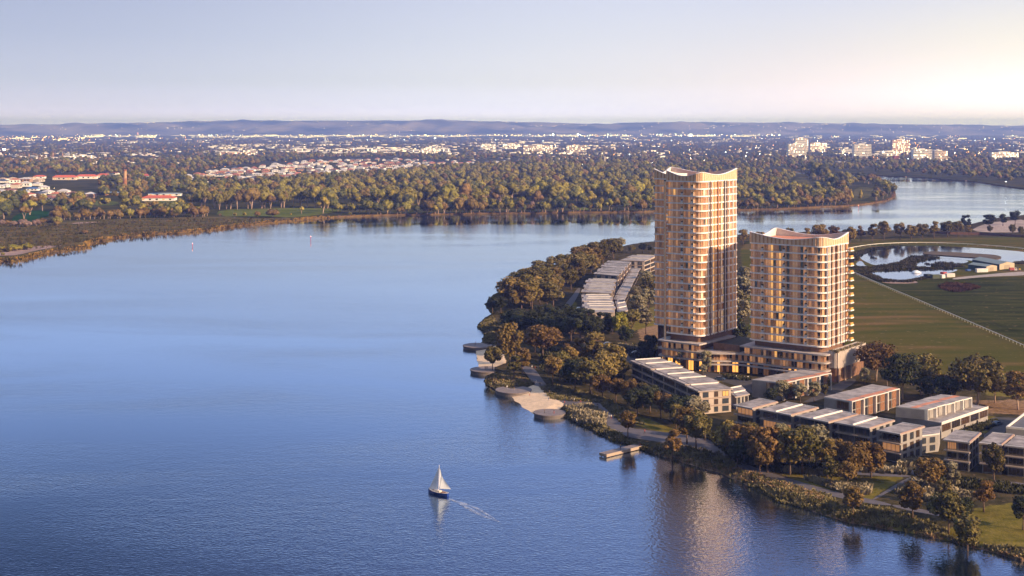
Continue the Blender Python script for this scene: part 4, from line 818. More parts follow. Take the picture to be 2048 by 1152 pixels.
grove('on the lower riverside lawns', [(1706, 1030, 966, 1.05, 'r'), (1825, 1038, 962, 1.2, 'r'), (1858, 982, 912, 1.25, 'r'), (1903, 985, 922, 1.05, 's'), (1897, 1064, 980, 1.1, 'o'), (1935, 1090, 1004, 1.05, 'o'), (1968, 1024, 952, 1.2, 'r'), (1988, 968, 886, .9, 'o'), (2046, 1060, 988, 1.0, 'd'), (1885, 1010, 952, 1.2, 'o'), (1925, 1045, 992, 1., 'd')], 'lower lawn trees')
grove('in the row along the racecourse bank', [(1700, 487, 452, 1.1, 'g'), (1722, 483, 448, 1., 'r'), (1745, 484, 443, 1.1, 'g'), (1768, 480, 440, .8, 'g'), (1800, 479, 444, 1.1, 'g'), (1822, 480, 448, 1.2, 'g'), (1845, 478, 446, 1.2, 'o'), (1868, 477, 438, 1.1, 'g'), (1895, 474, 440, 1.2, 'o'), (1915, 473, 440, 1.1, 'o'), (1938, 472, 448, 1., 'g'), (1932, 462, 426, 1.1, 'd'), (1978, 456, 428, 1.7, 'd'), (2006, 452, 427, 1.2, 'd'), (2030, 450, 420, 1.2, 'd'), (1980, 466, 450, 1., 'o'), (2025, 468, 448, 1., 'o'), (2042, 470, 452, 1., 'o'), (1486, 490, 458, 1.2, 'g'), (1520, 488, 462, 1.2, 'g'), (1550, 486, 456, 1.2, 'g'), (1580, 484, 452, 1.2, 'o'), (1612, 486, 452, 1.2, 'g'), (1640, 484, 448, 1.2, 'g'), (1668, 484, 450, 1.1, 'r')], 'trees of the racecourse bank')
# ------------------------------------------------------------------ far trees
def far_tree(seed, h=14., w=11., base=.3, clumps=11, lm=LF_OLIVE, cone=False):
    rg = np.random.default_rng(seed); VV = []; QQ = []; off = 0
    for k in range(clumps):
        d = rg.normal(size=3); d /= np.linalg.norm(d); d[2] = abs(d[2])*1.1-.25; p = d*np.array([w/2*.62, w/2*.62, h*.3])*rg.uniform(.6, 1); p[2] += h*.62; r = rg.uniform(.17, .27)*w
        if cone: t = k/clumps; p = np.array([0, 0, h*(.15+.8*t)]); r = w*.5*(1-t)+.3
        nr, ns = 5, 8; th = np.linspace(.12, math.pi-.25, nr); ph = np.arange(ns)/ns*2*math.pi; T, Pp = np.meshgrid(th, ph, indexing='ij'); u = np.stack([np.sin(T)*np.cos(Pp), np.sin(T)*np.sin(Pp), np.cos(T)], -1)
        V = p+u*r*rg.uniform(.78, 1.15, u.shape[:2])[..., None]*np.array([1, 1, .85]); idx = np.arange(nr*ns).reshape(nr, ns)+off; VV.append(V.reshape(-1, 3))
        QQ.append(np.stack([idx[:-1], idx[1:], np.roll(idx, -1, 1)[1:], np.roll(idx, -1, 1)[:-1]], -1).reshape(-1, 4)); off += nr*ns
        n = 26; d = rg.normal(size=(n, 3)); d /= np.linalg.norm(d, axis=1, keepdims=True); C = p+d*r*rg.uniform(.9, 1.15, (n, 1)); v, q = leaf_quads(C, d+rg.normal(size=(n, 3))*.6, rg.uniform(.35, .75, n)*w/11, rg); VV.append(v); QQ.append(q+off); off += len(v)
    crown = fast_mesh('crown', np.concatenate(VV), np.concatenate(QQ), [lm]); rr = random.Random(seed); b = MB()
    for k in range(3):
        a = rr.uniform(0, 6.28); e = (math.cos(a)*w*.22, math.sin(a)*w*.22, h*.62); b.tube([(0, 0, -.3), (e[0]*.3, e[1]*.3, h*.28), e], [.34, .26, .1], W_TRUNKP, 4)
    return crown, b.mesh('trunk')
FAR = [far_tree(41), far_tree(42, 14, 13, .3, 14), far_tree(43, 14, 9, .3, 9), far_tree(44, 14, 12, .25, 12), far_tree(45, 14, 15, .3, 15), far_tree(46, 14, 8, .2, 9)]
SHRUB = [far_tree(51, 14, 17, .1, 12), far_tree(52, 14, 20, .1, 14)]
CONE = [far_tree(53, 14, 8, .1, 9, LF_YEL, True)]
FK = {'o': (LF_OLIVE, 'olive'), 'b': (LF_BROWN, 'brownish'), 'd': (LF_DARK, 'dark'), 'y': (LF_YEL, 'bright yellow green'), 'p': (LF_GREY, 'pinkish grey leafless')}
def far_row(where, items, group, protos=FAR, name='riverbank_tree', what='tree'):
    items = sorted(items); cnt = {}; seen = {}
    for it in items: cnt[it[4]] = cnt.get(it[4], 0)+1
    for bx, by, ty, wf, kd in items:
        x, y = G(bx, by, 1.9); hgt = (by-ty)/scale_at(by); seen[kd] = seen.get(kd, 0)+1
        lab = f'{FK[kd][1]} {what} {where}' if cnt[kd] == 1 else f'{FK[kd][1]} {what} {where}, {ordinal(seen[kd])} such from left'
        put_tree(name, protos, trnd.randrange(6), x, y, 1.9, hgt, wf, FK[kd][0], lab, group, trnd)
frr = random.Random(77)
def along(pts, n, h, wf, kinds, jit=1.2):
    out = []; L_ = [0]
    for a, b_ in zip(pts, pts[1:]): L_.append(L_[-1]+math.hypot(b_[0]-a[0], b_[1]-a[1]))
    for k in range(n):
        s = L_[-1]*(k+frr.uniform(.1, .9))/n; j = max(i for i in range(len(L_)-1) if L_[i] <= s); t = (s-L_[j])/(L_[j+1]-L_[j]); x = pts[j][0]+(pts[j+1][0]-pts[j][0])*t; y = pts[j][1]+(pts[j+1][1]-pts[j][1])*t+frr.uniform(-jit, jit)
        out.append((x, y, y-frr.uniform(*h), frr.uniform(*wf), frr.choice(kinds)))
    return out
far_row('along the park edge of the far wood', along([(392, 414), (450, 419), (520, 418), (600, 414), (660, 417)], 20, (28, 42), (.75, 1.05), 'oobo'), 'far park edge trees')
far_row('on the far shoreline left of the tall tower', along([(660, 424), (760, 428), (860, 427), (1000, 425), (1150, 423), (1305, 421)], 60, (13, 28), (.7, 1.15), 'obbod'), 'far shoreline trees', SHRUB+FAR[:2])
far_row('in the second rank behind the far shoreline', along([(690, 414), (800, 416), (950, 412), (1100, 408), (1300, 404)], 34, (34, 46), (.8, 1.15), 'oooob'), 'second rank far trees')
far_row('alone beside the far lawn', [(646, 427, 394, 1.1, 'y'), (603, 428, 411, 1.2, 'y')], 'lone bright trees on the far bank')
far_row('on the far shore, near the pale forked trunk', [(1065, 424, 399, .6, 'p')], 'bare far trees')
far_row('around the tip of the wooded peninsula', along([(1480, 417), (1560, 415), (1640, 412), (1700, 408)], 26, (12, 22), (.8, 1.2), 'bbbob')+along([(1745, 402), (1770, 396), (1782, 388), (1772, 376), (1745, 368), (1715, 364)], 14, (13, 19), (.9, 1.3), 'bobd'), 'peninsula shore trees', SHRUB+FAR[:1])
far_row('in the dark ridge wood on the peninsula', along([(1622, 352), (1640, 362), (1655, 372), (1668, 384), (1690, 394)], 16, (24, 34), (.8, 1.1), 'obod', 3)+along([(1500, 372), (1540, 378), (1580, 388), (1640, 398)], 12, (22, 30), (.9, 1.2), 'oob', 3), 'peninsula ridge trees')
far_row('on the peninsula point lawn', [(1702, 396, 376, .8, 'y'), (1722, 397, 377, .9, 'y')], 'pointed yellow trees', CONE, 'conical_tree', 'conical tree')
far_row('in the brown belt behind the wetland', along([(110, 441), (200, 438), (300, 435), (420, 433)], 46, (12, 22), (.75, 1.1), 'bbbo'), 'wetland belt trees', SHRUB+FAR[5:6])
far_row('over the deep green lawn left of the wetland', [(8, 438, 404, 1.2, 'd'), (48, 438, 412, 1.2, 'b'), (-5, 448, 418, 1.2, 'd'), (60, 430, 400, 1.2, 'o'), (25, 420, 392, 1.2, 'd'), (130, 422, 398, 1.2, 'd'), (115, 436, 408, 1.1, 'b'), (85, 422, 396, 1.1, 'o')], 'deep lawn trees')
far_row('in the thin scrub left of the wetland', along([(0, 452), (60, 452), (120, 450)], 9, (9, 14), (1.1, 1.6), 'pbp', 2)+[(112, 450, 434, 1.2, 'o')], 'wetland scrub', SHRUB, 'wetland_shrub', 'shrub')
far_row('at the mud edge of the wetland', along([(0, 504), (30, 503), (62, 501)], 8, (7, 13), (1., 1.6), 'boo', 2)+[(170, 468, 461, 1.5, 'b'), (5, 512, 505, 1., 'o')], 'mud edge shrubs', SHRUB, 'wetland_shrub', 'shrub')
far_row('on the lawn beside the far shore path', [(545, 434, 420, 1.4, 'b'), (490, 433, 425, .8, 'o'), (470, 433, 426, .9, 'o'), (515, 434, 424, .9, 'b'), (582, 431, 427, 1., 'y'), (700, 431, 425, 1., 'o'), (440, 433, 427, .9, 'b')], 'bushes on the far lawn', SHRUB, 'round_bush', 'bush')
# woods that read as one mass: instanced on points
def gn_scatter(name, pts, protos, mats_, prob, label=None):
    coll = bpy.data.collections.new(name+'_kinds'); ids = []
    k = 0
    for mt, pr in zip(mats_, prob):
        for cr, tr in protos:
            me = cr.copy(); me.materials.clear(); me.materials.append(mt); ob = bpy.data.objects.new(f'{name}_{k:02d}', me); coll.objects.link(ob); ids.append(pr); k += 1
    n = len(pts); me = bpy.data.meshes.new(name); me.from_pydata([p[:3] for p in pts], [], [])
    rg = np.random.default_rng(5); pr = np.array(ids)/sum(ids)
    for an, ty, dat in (('sc', 'FLOAT', np.array([p[3] for p in pts], 'f4')), ('rz', 'FLOAT', rg.uniform(0, 6.28, n).astype('f4')), ('vi', 'INT', rg.choice(len(ids), n, p=pr).astype('i4'))):
        a = me.attributes.new(an, ty, 'POINT'); a.data.foreach_set('value', dat)
    ob = link(name, me); ng = bpy.data.node_groups.new(name, 'GeometryNodeTree'); ng.interface.new_socket('Geometry', in_out='INPUT', socket_type='NodeSocketGeometry'); ng.interface.new_socket('Geometry', in_out='OUTPUT', socket_type='NodeSocketGeometry')
    N = ng.nodes; L = ng.links; gi = N.new('NodeGroupInput'); go = N.new('NodeGroupOutput'); ci = N.new('GeometryNodeCollectionInfo'); ci.inputs['Collection'].default_value = coll; ci.inputs['Separate Children'].default_value = True; ci.inputs['Reset Children'].default_value = True
    ip = N.new('GeometryNodeInstanceOnPoints'); ip.inputs['Pick Instance'].default_value = True
    def na(nm, ty): a = N.new('GeometryNodeInputNamedAttribute'); a.data_type = ty; a.inputs['Name'].default_value = nm; return [s for s in a.outputs if s.enabled and s.name == 'Attribute'][0]
    cx = N.new('ShaderNodeCombineXYZ'); L.new(na('rz', 'FLOAT'), cx.inputs[2]); L.new(gi.outputs[0], ip.inputs['Points']); L.new(ci.outputs[0], ip.inputs['Instance']); L.new(na('vi', 'INT'), ip.inputs['Instance Index']); L.new(cx.outputs[0], ip.inputs['Rotation'])
    c2 = N.new('ShaderNodeCombineXYZ'); s_ = na('sc', 'FLOAT')
    for i in range(3): L.new(s_, c2.inputs[i])
    L.new(c2.outputs[0], ip.inputs['Scale']); L.new(ip.outputs[0], go.inputs[0]); md = ob.modifiers.new('scatter', 'NODES'); md.node_group = ng
    return tag(ob, kind='stuff')
CLEAR = [np.array(p) for p in ([(365, 352), (440, 340), (620, 321), (800, 316), (870, 325), (1045, 322), (1045, 331), (870, 341), (720, 355), (560, 364), (430, 368), (375, 364)], [(-20, 362), (90, 352), (245, 352), (245, 362), (200, 368), (195, 405), (140, 410), (60, 402), (-20, 398)], [(276, 402), (300, 395), (362, 392), (372, 404), (368, 416), (330, 424), (282, 422)], [(1588, 356), (1605, 351), (1622, 362), (1632, 384), (1600, 388), (1580, 372)], [(1695, 403), (1708, 372), (1745, 373), (1768, 384), (1735, 400), (1720, 406)], [(430, 440), (432, 417), (520, 414), (620, 413), (660, 420), (640, 440)], [(20, 452), (26, 428), (70, 418), (112, 423), (95, 436), (60, 450)], [(180, 414), (188, 398), (238, 402), (242, 412)])]
def open_here(x, y): return any(inside(c, x, y) for c in CLEAR)
def px_fill(poly, hm, wpx, dens, seed, keep=None):
    """sample base points evenly in the view of the far land, size in metres"""
    rr = random.Random(seed); P = np.array(poly, float); x0, y0 = P.min(0); x1, y1 = P.max(0); out = []; n = 0; S = None
    rgn = np.random.default_rng(seed); M = int((x1-x0)*(y1-y0)*.6)+10; X = rgn.uniform(x0, x1, M); Y = rgn.uniform(y0, y1, M); ins = sdf(P, X, Y) > 0
    for c in CLEAR: ins &= ~(sdf(c, X, Y) > 0)
    for x, y in zip(X[ins], Y[ins]):
        sc_ = scale_at(y); p = dens/(wpx*sc_*hm[1]*sc_*.36)/.6
        if keep is not None: p *= keep(x, y)
        if rr.random() < p: gx_, gy_ = G(x, y, 1.9); out.append((gx_, gy_, 1.9, rr.uniform(*hm)/14))
    return out
wood = px_fill([(365, 408), (420, 394), (520, 380), (620, 364), (720, 358), (860, 344), (1000, 336), (1150, 333), (1320, 333), (1320, 418), (1200, 418), (1100, 419), (950, 420), (860, 422), (760, 422), (660, 412), (520, 412), (430, 414), (380, 412)], (14, 22), 13, 2.6, 3)
wood += px_fill([(1470, 346), (1560, 350), (1640, 352), (1700, 360), (1740, 368), (1770, 378), (1775, 392), (1740, 402), (1660, 410), (1470, 414)], (12, 19), 12, 2.4, 4)
wood += px_fill([(1305, 336), (1480, 346), (1480, 414), (1305, 418)], (12, 19), 12, 2.2, 14)
gn_scatter('far_woodland', wood, FAR[:5], [LF_OLIVE, LF_BROWN, LF_DARK], [5, 1.3, 1.4])
def belts(x, y):
    v = math.sin(x*.011+y*.21)+math.sin(x*.027-y*.33+1.3)+.8*math.sin(x*.006+y*.09+4); return 1. if v > -.6 else .35
belt = px_fill([(-40, 325), (300, 322), (640, 312), (1000, 316), (1320, 318), (1480, 320), (2090, 312), (2420, 312), (2420, 400), (2200, 393), (2090, 372), (1950, 361), (1850, 353), (1750, 348.5), (1690, 345), (1560, 342), (1480, 344), (1310, 336), (860, 350), (620, 366), (420, 394), (360, 440), (250, 434), (-40, 442)], (12, 19), 13, 2.5, 6)
belt += px_fill([(-300, 271), (2400, 271), (2400, 326), (-300, 326)], (9, 16), 13, 1.0, 8, belts)
gn_scatter('far_treeline', belt, FAR[:4], [LF_DARK, LF_OLIVE, LF_BROWN], [3, 2.4, 2.4])
scat = []
for k in range(2600):                                           # the valley floor just under the hills
    x, y = frr.uniform(-60, 2110), 262.5+8.5*frr.random()**.8; gx_, gy_ = G(x, y, 1.9)
    if gy_ < 17400: scat.append((gx_, gy_, 1.9, frr.uniform(14, 24)/14))
gn_scatter('valley_woodland', scat, FAR[:3], [LF_DARK, LF_BROWN], [2, 1])
# sedge tufts, reeds and low planting
def tufts(name, spots, lm, hs=(.5, 1.2), per=9, seed=1, spread=.7):
    rg = np.random.default_rng(seed); S = np.asarray(spots, float); n = len(S)*per; C = np.repeat(S, per, 0); h = np.repeat(rg.uniform(hs[0], hs[1], len(S)), per)*rg.uniform(.7, 1.2, n); a = rg.uniform(0, 6.28, n); r = rg.uniform(0, 1, n)**.5*spread*h
    bx, by = C[:, 0]+np.cos(a)*r*.5, C[:, 1]+np.sin(a)*r*.5; t = rg.uniform(0, 6.28, n); wv = h*.28; dx, dy = np.cos(t)*wv, np.sin(t)*wv; ox, oy = np.cos(a)*h*.45, np.sin(a)*h*.45; z = C[:, 2]-.05
    V = np.stack([np.stack([bx-dx, by-dy, z], 1), np.stack([bx+dx, by+dy, z], 1), np.stack([bx+ox+dx*.45, by+oy+dy*.45, z+h], 1), np.stack([bx+ox-dx*.45, by+oy-dy*.45, z+h], 1)], 1).reshape(-1, 3)
    return tag(link(name, fast_mesh(name, V, np.arange(n*4).reshape(n, 4), [lm])), kind='stuff')
def spots_in(polys, n, seed, avoid=None, smin=.05):
    rr = random.Random(seed); out = []
    for poly, m in polys:
        P = np.array(poly, float); k = 0; M = m*14; X = np.random.default_rng(seed+m).uniform(P[:, 0].min(), P[:, 0].max(), M); Y = np.random.default_rng(seed+m+1).uniform(P[:, 1].min(), P[:, 1].max(), M); ok = sdf(P, X, Y) > 0; X, Y = X[ok][:m], Y[ok][:m]
        wx, wy = (X-CX)/F*(F*(H-LZ)/(Y-HZ)), F*(H-LZ)/(Y-HZ); zz = ground_z(wx, wy)
        out += [(a, b_, c) for a, b_, c in zip(wx, wy, zz) if c > smin]
    return out
REED = leaf('reed_blades', (.085, .078, .03), (.26, .22, .11), .1, .3)
REEDS_ = leaf('silver_grass_blades', (.17, .15, .095), (.40, .34, .23), .1, .25)
TUSS = leaf('tan_tussock_blades', (.20, .135, .07), (.42, .29, .165), .1, .3)
tufts('reed_bed', spots_in([([(972, 750), (1040, 748), (1068, 768), (990, 775), (972, 768)], 700), ([(950, 652), (985, 632), (1005, 660), (1000, 690), (962, 686), (972, 668)], 900), ([(1120, 832), (1150, 812), (1205, 824), (1212, 855), (1260, 878), (1300, 892), (1285, 902), (1200, 868)], 1500), ([(1290, 895), (1350, 890), (1440, 905), (1480, 935), (1440, 935), (1360, 915)], 420), ([(1440, 935), (1500, 945), (1560, 965), (1660, 992), (1700, 1035), (1620, 1018), (1555, 1000), (1490, 960)], 900), ([(1700, 1005), (1780, 1018), (1900, 1060), (1960, 1095), (1880, 1078), (1760, 1050), (1690, 1040)], 950), ([(1900, 1070), (2048, 1100), (2048, 1122), (1960, 1100)], 260), ([(1100, 800), (1080, 775), (1110, 770), (1220, 800), (1290, 850), (1240, 845), (1200, 806)], 1300)], 0, 3), REED, (.4, .95), 9, 1)
tufts('silver_grass', spots_in([([(1135, 815), (1180, 812), (1212, 830), (1208, 852), (1150, 838)], 520), ([(1612, 958), (1680, 972), (1742, 975), (1735, 990), (1680, 985)], 420), ([(1560, 938), (1640, 945), (1700, 950), (1700, 956), (1570, 945)], 150), ([(1720, 935), (1820, 945), (1815, 950), (1720, 945)], 160), ([(1790, 985), (1830, 960), (1900, 975), (1960, 1000), (1880, 1010)], 420), ([(1235, 690), (1290, 695), (1290, 704), (1240, 700)], 120), ([(1795, 922), (1830, 918), (1840, 930), (1800, 935)], 120), ([(1258, 585), (1300, 590), (1296, 602), (1262, 600)], 120)], 0, 9), REEDS_, (.8, 1.5), 11, 2)
tufts('tussock_grass', spots_in([([(975, 752), (1040, 752), (1062, 765), (985, 772)], 250), ([(1310, 900), (1420, 925), (1520, 950), (1650, 995), (1640, 1003), (1480, 955), (1330, 914)], 700), ([(1600, 1012), (1720, 1036), (1850, 1060), (2048, 1108), (2048, 1122), (1700, 1046)], 1500)], 0, 13), TUSS, (.4, .9), 8, 3)
tufts('garden_planting', spots_in([([(1350, 862), (1440, 868), (1560, 930), (1480, 930), (1420, 880)], 700), ([(1500, 925), (1740, 930), (1740, 940), (1560, 944)], 500), ([(1905, 865), (1990, 842), (1995, 850), (1925, 878)], 300), ([(1240, 690), (1310, 690), (1330, 730), (1260, 715)], 400), ([(1830, 948), (2048, 975), (2048, 990), (1860, 970)], 500), ([(1450, 752), (1500, 758), (1496, 762), (1450, 758)], 90), ([(1700, 790), (1790, 800), (1800, 815), (1720, 805)], 200), ([(1080, 700), (1240, 700), (1250, 760), (1150, 770), (1080, 740)], 1100), ([(1000, 640), (1140, 640), (1160, 660), (1010, 670)], 600)], 0, 17), leaf('shrub_leaves', (.03, .034, .012), (.085, .08, .03), .1, .3), (.5, 1.3), 10, 4, 1.2)
ws = []
for k in range(5200):
    x, y = frr.uniform(-60, 600), frr.uniform(438, 528)
    if inside(np.array(FIELDS['wetland'][0], float), x, y) and not inside(np.array(FIELDS['mudflat'][0], float), x, y): ws.append((*G(x, y, 2.0), 2.0))
tufts('wetland_sedge', ws, leaf('sedge_blades', (.045, .042, .014), (.135, .10, .042), .1, .06), (.6, 2.0), 7, 5, 1.3)
es = []
for (ax, ay), (bx, by) in zip(fs, fs[1:]):
    d = math.hypot(bx-ax, by-ay)
    if (CX+ax/ay*F) < 660:
        for k in range(int(d/1.1)): t = frr.random(); es.append((ax+(bx-ax)*t+frr.uniform(-.5, .5), ay+(by-ay)*t+frr.uniform(-1., 2.2), frr.uniform(.1, 1.6)))
tufts('shoreline_reeds', es, leaf('golden_reed_blades', (.26, .15, .03), (.46, .28, .07), .1, .1), (1.2, 2.2), 6, 6)
bs = []
for (ax, ay), (bx, by) in zip(fs, fs[1:]):
    d = math.hypot(bx-ax, by-ay)
    if 660 < (CX+ax/ay*F) < 1800 and ay < 2400:
        for k in range(int(d/1.6)): t = frr.random(); bs.append((ax+(bx-ax)*t, ay+(by-ay)*t+frr.uniform(0, 3.5), .8))
tufts('bank_reeds', bs, leaf('dry_reed_blades', (.12, .065, .028), (.22, .13, .055), .1, .1), (1., 2.), 6, 7)
# ------------------------------------------------------------------ racecourse: lakes, rails, sheds
def crop6(pts): return PL([(1700+a/5.885, 470+b/5.885) for a, b in pts])
def pond(name, pts, dz=.06): return sheet(name, smooth_poly(crop6(pts), 2), LZ+dz, POND)
pond('racecourse_lake', [(90, 262), (200, 205), (290, 165), (450, 160), (620, 132), (850, 128), (1200, 136), (1400, 148), (1700, 168), (2150, 205), (2150, 312), (1950, 330), (1700, 335), (1350, 292), (1050, 268), (850, 243), (690, 252), (650, 292), (560, 328), (440, 358), (300, 358), (230, 338)])
pond('side_pool', [(770, 332), (1050, 268), (1300, 285), (1420, 310), (1300, 342), (1060, 352), (930, 378), (780, 372)])
pond('fountain_pond', [(205, 460), (300, 430), (500, 420), (750, 414), (1000, 407), (1240, 403), (1275, 415), (1200, 440), (1100, 456), (880, 496), (800, 522), (640, 541), (480, 541), (370, 526), (300, 502), (335, 485)])
pond('marsh_pool', [(60, 345), (110, 300), (155, 320), (170, 355), (222, 372), (110, 372)])
IS = crop6([(850, 215), (900, 200), (1050, 200), (1300, 212), (1550, 230), (1700, 238), (1785, 260), (1775, 280), (1700, 290), (1500, 275), (1250, 258), (1000, 240), (880, 232)])
sheet('lake_island', smooth_poly(IS, 2), LZ+.55, mat('dry_island_grass', (.085, .055, .026), .9, var=.3, scale=.15), thick=.55)
MARSH = leaf('marsh_blades', (.028, .030, .012), (.07, .06, .028), .1, .1)
mp = []
for poly, n in (([(640, 300), (700, 255), (850, 245), (1050, 268), (780, 330), (760, 375), (920, 380), (500, 400), (250, 380), (560, 330)], 900), ([(0, 240), (90, 200), (290, 150), (620, 130), (450, 158), (290, 170), (200, 205), (90, 262), (100, 300), (0, 330)], 700), ([(0, 380), (240, 380), (500, 400), (1200, 380), (1240, 400), (750, 412), (300, 425), (200, 455), (90, 420)], 600), ([(0, 430), (205, 462), (340, 490), (370, 527), (640, 545), (880, 500), (960, 500), (700, 560), (380, 555)], 700), ([(880, 340), (1100, 320), (1300, 345), (1350, 380), (1000, 385)], 200), ([(1900, 335), (2048, 315), (2048, 345), (1950, 345)], 100)):
    P = np.array(poly, float); rg_ = np.random.default_rng(n); X = rg_.uniform(P[:, 0].min(), P[:, 0].max(), n*4); Y = rg_.uniform(P[:, 1].min(), P[:, 1].max(), n*4); ok = sdf(P, X, Y) > 0
    mp += [(*G(1700+a/5.885, 470+b/5.885), LZ) for a, b in zip(X[ok][:n], Y[ok][:n])]
tufts('marsh_grass', mp, MARSH, (.6, 1.5), 8, 8, 1.2)
OV = smooth_poly(crop6([(1030, 610), (1080, 575), (1250, 562), (1450, 585), (1540, 620), (1450, 650), (1250, 680), (1100, 650)]), 2)
tufts('rust_marsh_bed', [(*p, LZ) for p in [(OV[0][0]+(a*70-20), OV[0][1]+(b*90-45)) for a, b in np.random.default_rng(3).uniform(0, 1, (3500, 2))] if inside(np.array(OV), *p)], leaf('rust_blades', (.035, .016, .010), (.085, .04, .024), .1, .1), (.6, 1.3), 8, 9, 1.2)
sheet('bare_sand', smooth_poly(PL([(1940, 462), (1958, 452), (1985, 444), (2060, 438), (2090, 462), (2000, 466)]), 1), LZ+.05, mat('bare_sand', (.34, .26, .22), .9, var=.25, scale=.08))
sheet('training_track', smooth_poly(PL([(1762, 562), (1830, 562), (1838, 566), (1800, 568), (1765, 566)]), 1), LZ+.05, mat('track_sand', (.26, .17, .13), .9, var=.2, scale=.2))
WPAINT = mat('white_paint', (.78, .76, .74), .5)
def rail(name, label, pts, spacing, posts, h=1.25, rad=.16):
    w_ = PL(pts); o = (*w_[0], LZ); T = thing(name, label, 'railing', o); b = MB(); b.tube([(x, y, LZ+h) for x, y in w_], rad, WPAINT, 5); b.build('rail', T, o)
    pm = None; rs_ = resample(w_, spacing, False)
    for x, y in rs_[:posts]:
        if pm is None: b = MB(); b.tube([(0, 0, 0), (0, 0, h-.05), (.35, .12, h)], [.09, .09, .09], WPAINT, 4); pm = b.mesh('post')
        link('post', pm, T, (x-o[0], y-o[1], 0))
rail('running_rail', 'straight white running rail with posts crossing the dark racecourse grass', smooth_poly([(1690, 538), (1703, 545), (1760, 571), (1850, 609), (1950, 652), (2070, 705)], 2, False), 4.6, 88)
rail('running_rail', 'long curved white rail round the far side of the racecourse lake', smooth_poly([(1690, 501), (1705, 497.5), (1740, 491.5), (1790, 488.3), (1850, 487.3), (1920, 489.5), (1990, 494), (2080, 503)], 2, False), 9., 70, 1.3, .26)
b = MB(); fp = PL([(1832.5, 546)]); fo = (*fp[0], LZ); FT = thing('fountain', 'white fountain spray rising from the blue pond', 'fountain', fo)
SPRAY = mat('water_spray', (.85, .87, .9), .6); pr = [(0, 1.9), (1.2, 1.75), (2.4, 1.2), (3.3, .5), (3.7, .08)]; b = MB()
for (r0, z0), (r1, z1) in zip(pr, pr[1:]):
    for k in range(14):
        a0, a1 = k/14*6.283, (k+1)/14*6.283; b.face([(fo[0]+r0*math.cos(a0), fo[1]+r0*math.sin(a0), LZ+z0+.1), (fo[0]+r1*math.cos(a0), fo[1]+r1*math.sin(a0), LZ+z1+.1), (fo[0]+r1*math.cos(a1), fo[1]+r1*math.sin(a1), LZ+z1+.1), (fo[0]+r0*math.cos(a1), fo[1]+r0*math.sin(a1), LZ+z0+.1)], SPRAY)
b.build('spray', FT, fo); b = MB(); b.tube([(*fp[0], LZ-.2), (*fp[0], LZ+.35)], .5, W_DARK, 8); b.build('nozzle', FT, fo)
def shed(label, f0, f1, back, h, rise, wallm, roofm, gable):
    """gable-fronted shed: f0, f1 gable corners, back: far end of the left eave"""
    a, c, e = G(*f0), G(*f1), G(*back); o = (*a, LZ); T = thing('farm_shed', label, 'shed', o); wv, lv = v2(a, c), v2(a, e); m = ad2(a, sc2(wv, .5)); b = MB()
    d = ad2(c, lv); me_ = ad2(m, lv); b.face([(*a, LZ), (*c, LZ), (*c, LZ+h), (*m, LZ+h+rise), (*a, LZ+h)], gable); b.face([(*e, LZ), (*a, LZ), (*a, LZ+h), (*e, LZ+h)], wallm); b.face([(*c, LZ), (*d, LZ), (*d, LZ+h), (*c, LZ+h)], wallm); b.face([(*d, LZ), (*e, LZ), (*e, LZ+h), (*me_, LZ+h+rise), (*d, LZ+h)], wallm); b.build('wall', T, o)
    b = MB(); ov = sc2(unit(wv), .4)
    for s, q, k in ((a, m, -1), (c, m, 1)):
        s_ = ad2(s, sc2(ov, k)); p = [(*s_, LZ+h-.08), (*q, LZ+h+rise+.06), (*ad2(q, lv), LZ+h+rise+.06), (*ad2(s_, lv), LZ+h-.08)]; b.face(p if k < 0 else p[::-1], roofm); b.face([(x, y, z+.14) for x, y, z in (p if k < 0 else p[::-1])], roofm)
    b.build('roof', T, o); nn_ = unit((wv[1], -wv[0])); b = MB(); q = ad2(a, sc2(wv, .3), sc2(nn_, .06)); b.obox(q, sc2(wv, .38), sc2(nn_, -.05), LZ+.02, LZ+h*.8, mat('shed_door', (.33, .27, .2), .7)); b.build('door', T, o); return T
SHG, SHR, SHC = mat('green_shed_wall', (.035, .075, .07), .6), mat('pale_green_roof', (.20, .25, .24), .55, var=.08), mat('cream_gable', (.46, .38, .28), .7)
shed('green shed with cream gable end, the nearer of the two by the lake', (1972.7, 543.5), (1994, 541.5), (1936, 538.5), 3.7, 1.0, SHG, SHR, SHC)
shed('longer green shed with open cream gable behind the nearer shed', (1999, 539.5), (2029, 536.5), (1944.5, 529), 3.9, 1.4, SHG, SHR, SHC)
def container(label, x0, x1, yb, h, dep, m, name='container'):
    a, c = G(x0, yb), G(x1, yb-.6); o = (*a, LZ); T = thing(name, label, 'container', o); t = unit(v2(a, c)); n_ = (-t[1], t[0]); wd = math.hypot(*v2(a, c)); b = MB(); b.obox(a, sc2(t, wd), sc2(n_, dep), LZ+.15, LZ+h, m)
    b.build('shell', T, o); b = MB()
    for k in range(int(wd/.6)): b.obox(ad2(a, sc2(t, .2+k*.6), sc2(n_, -.06)), sc2(t, .2), sc2(n_, .058), LZ+.25, LZ+h-.1, m)
    b.build('corrugated_side', T, o); b = MB(); b.obox(ad2(a, sc2(t, wd+.002)), sc2(t, .07), sc2(n_, dep), LZ+.2, LZ+h-.05, W_GREY); b.build('door', T, o)
container('white shipping container parked before the nearer green shed', 1954, 1976, 545.2, 2.7, 2.5, WPAINT)
container('olive green container, first of the cluster beside the fountain pond', 1865.5, 1882, 557.6, 2.7, 3., mat('olive_paint', (.055, .075, .03), .6))
container('black green container behind the olive green one', 1855, 1865, 556, 2.5, 4., mat('black_green_paint', (.015, .03, .03), .6))
container('small white container between the olive green and the red one', 1884, 1890.5, 557.2, 2.6, 3.5, WPAINT)
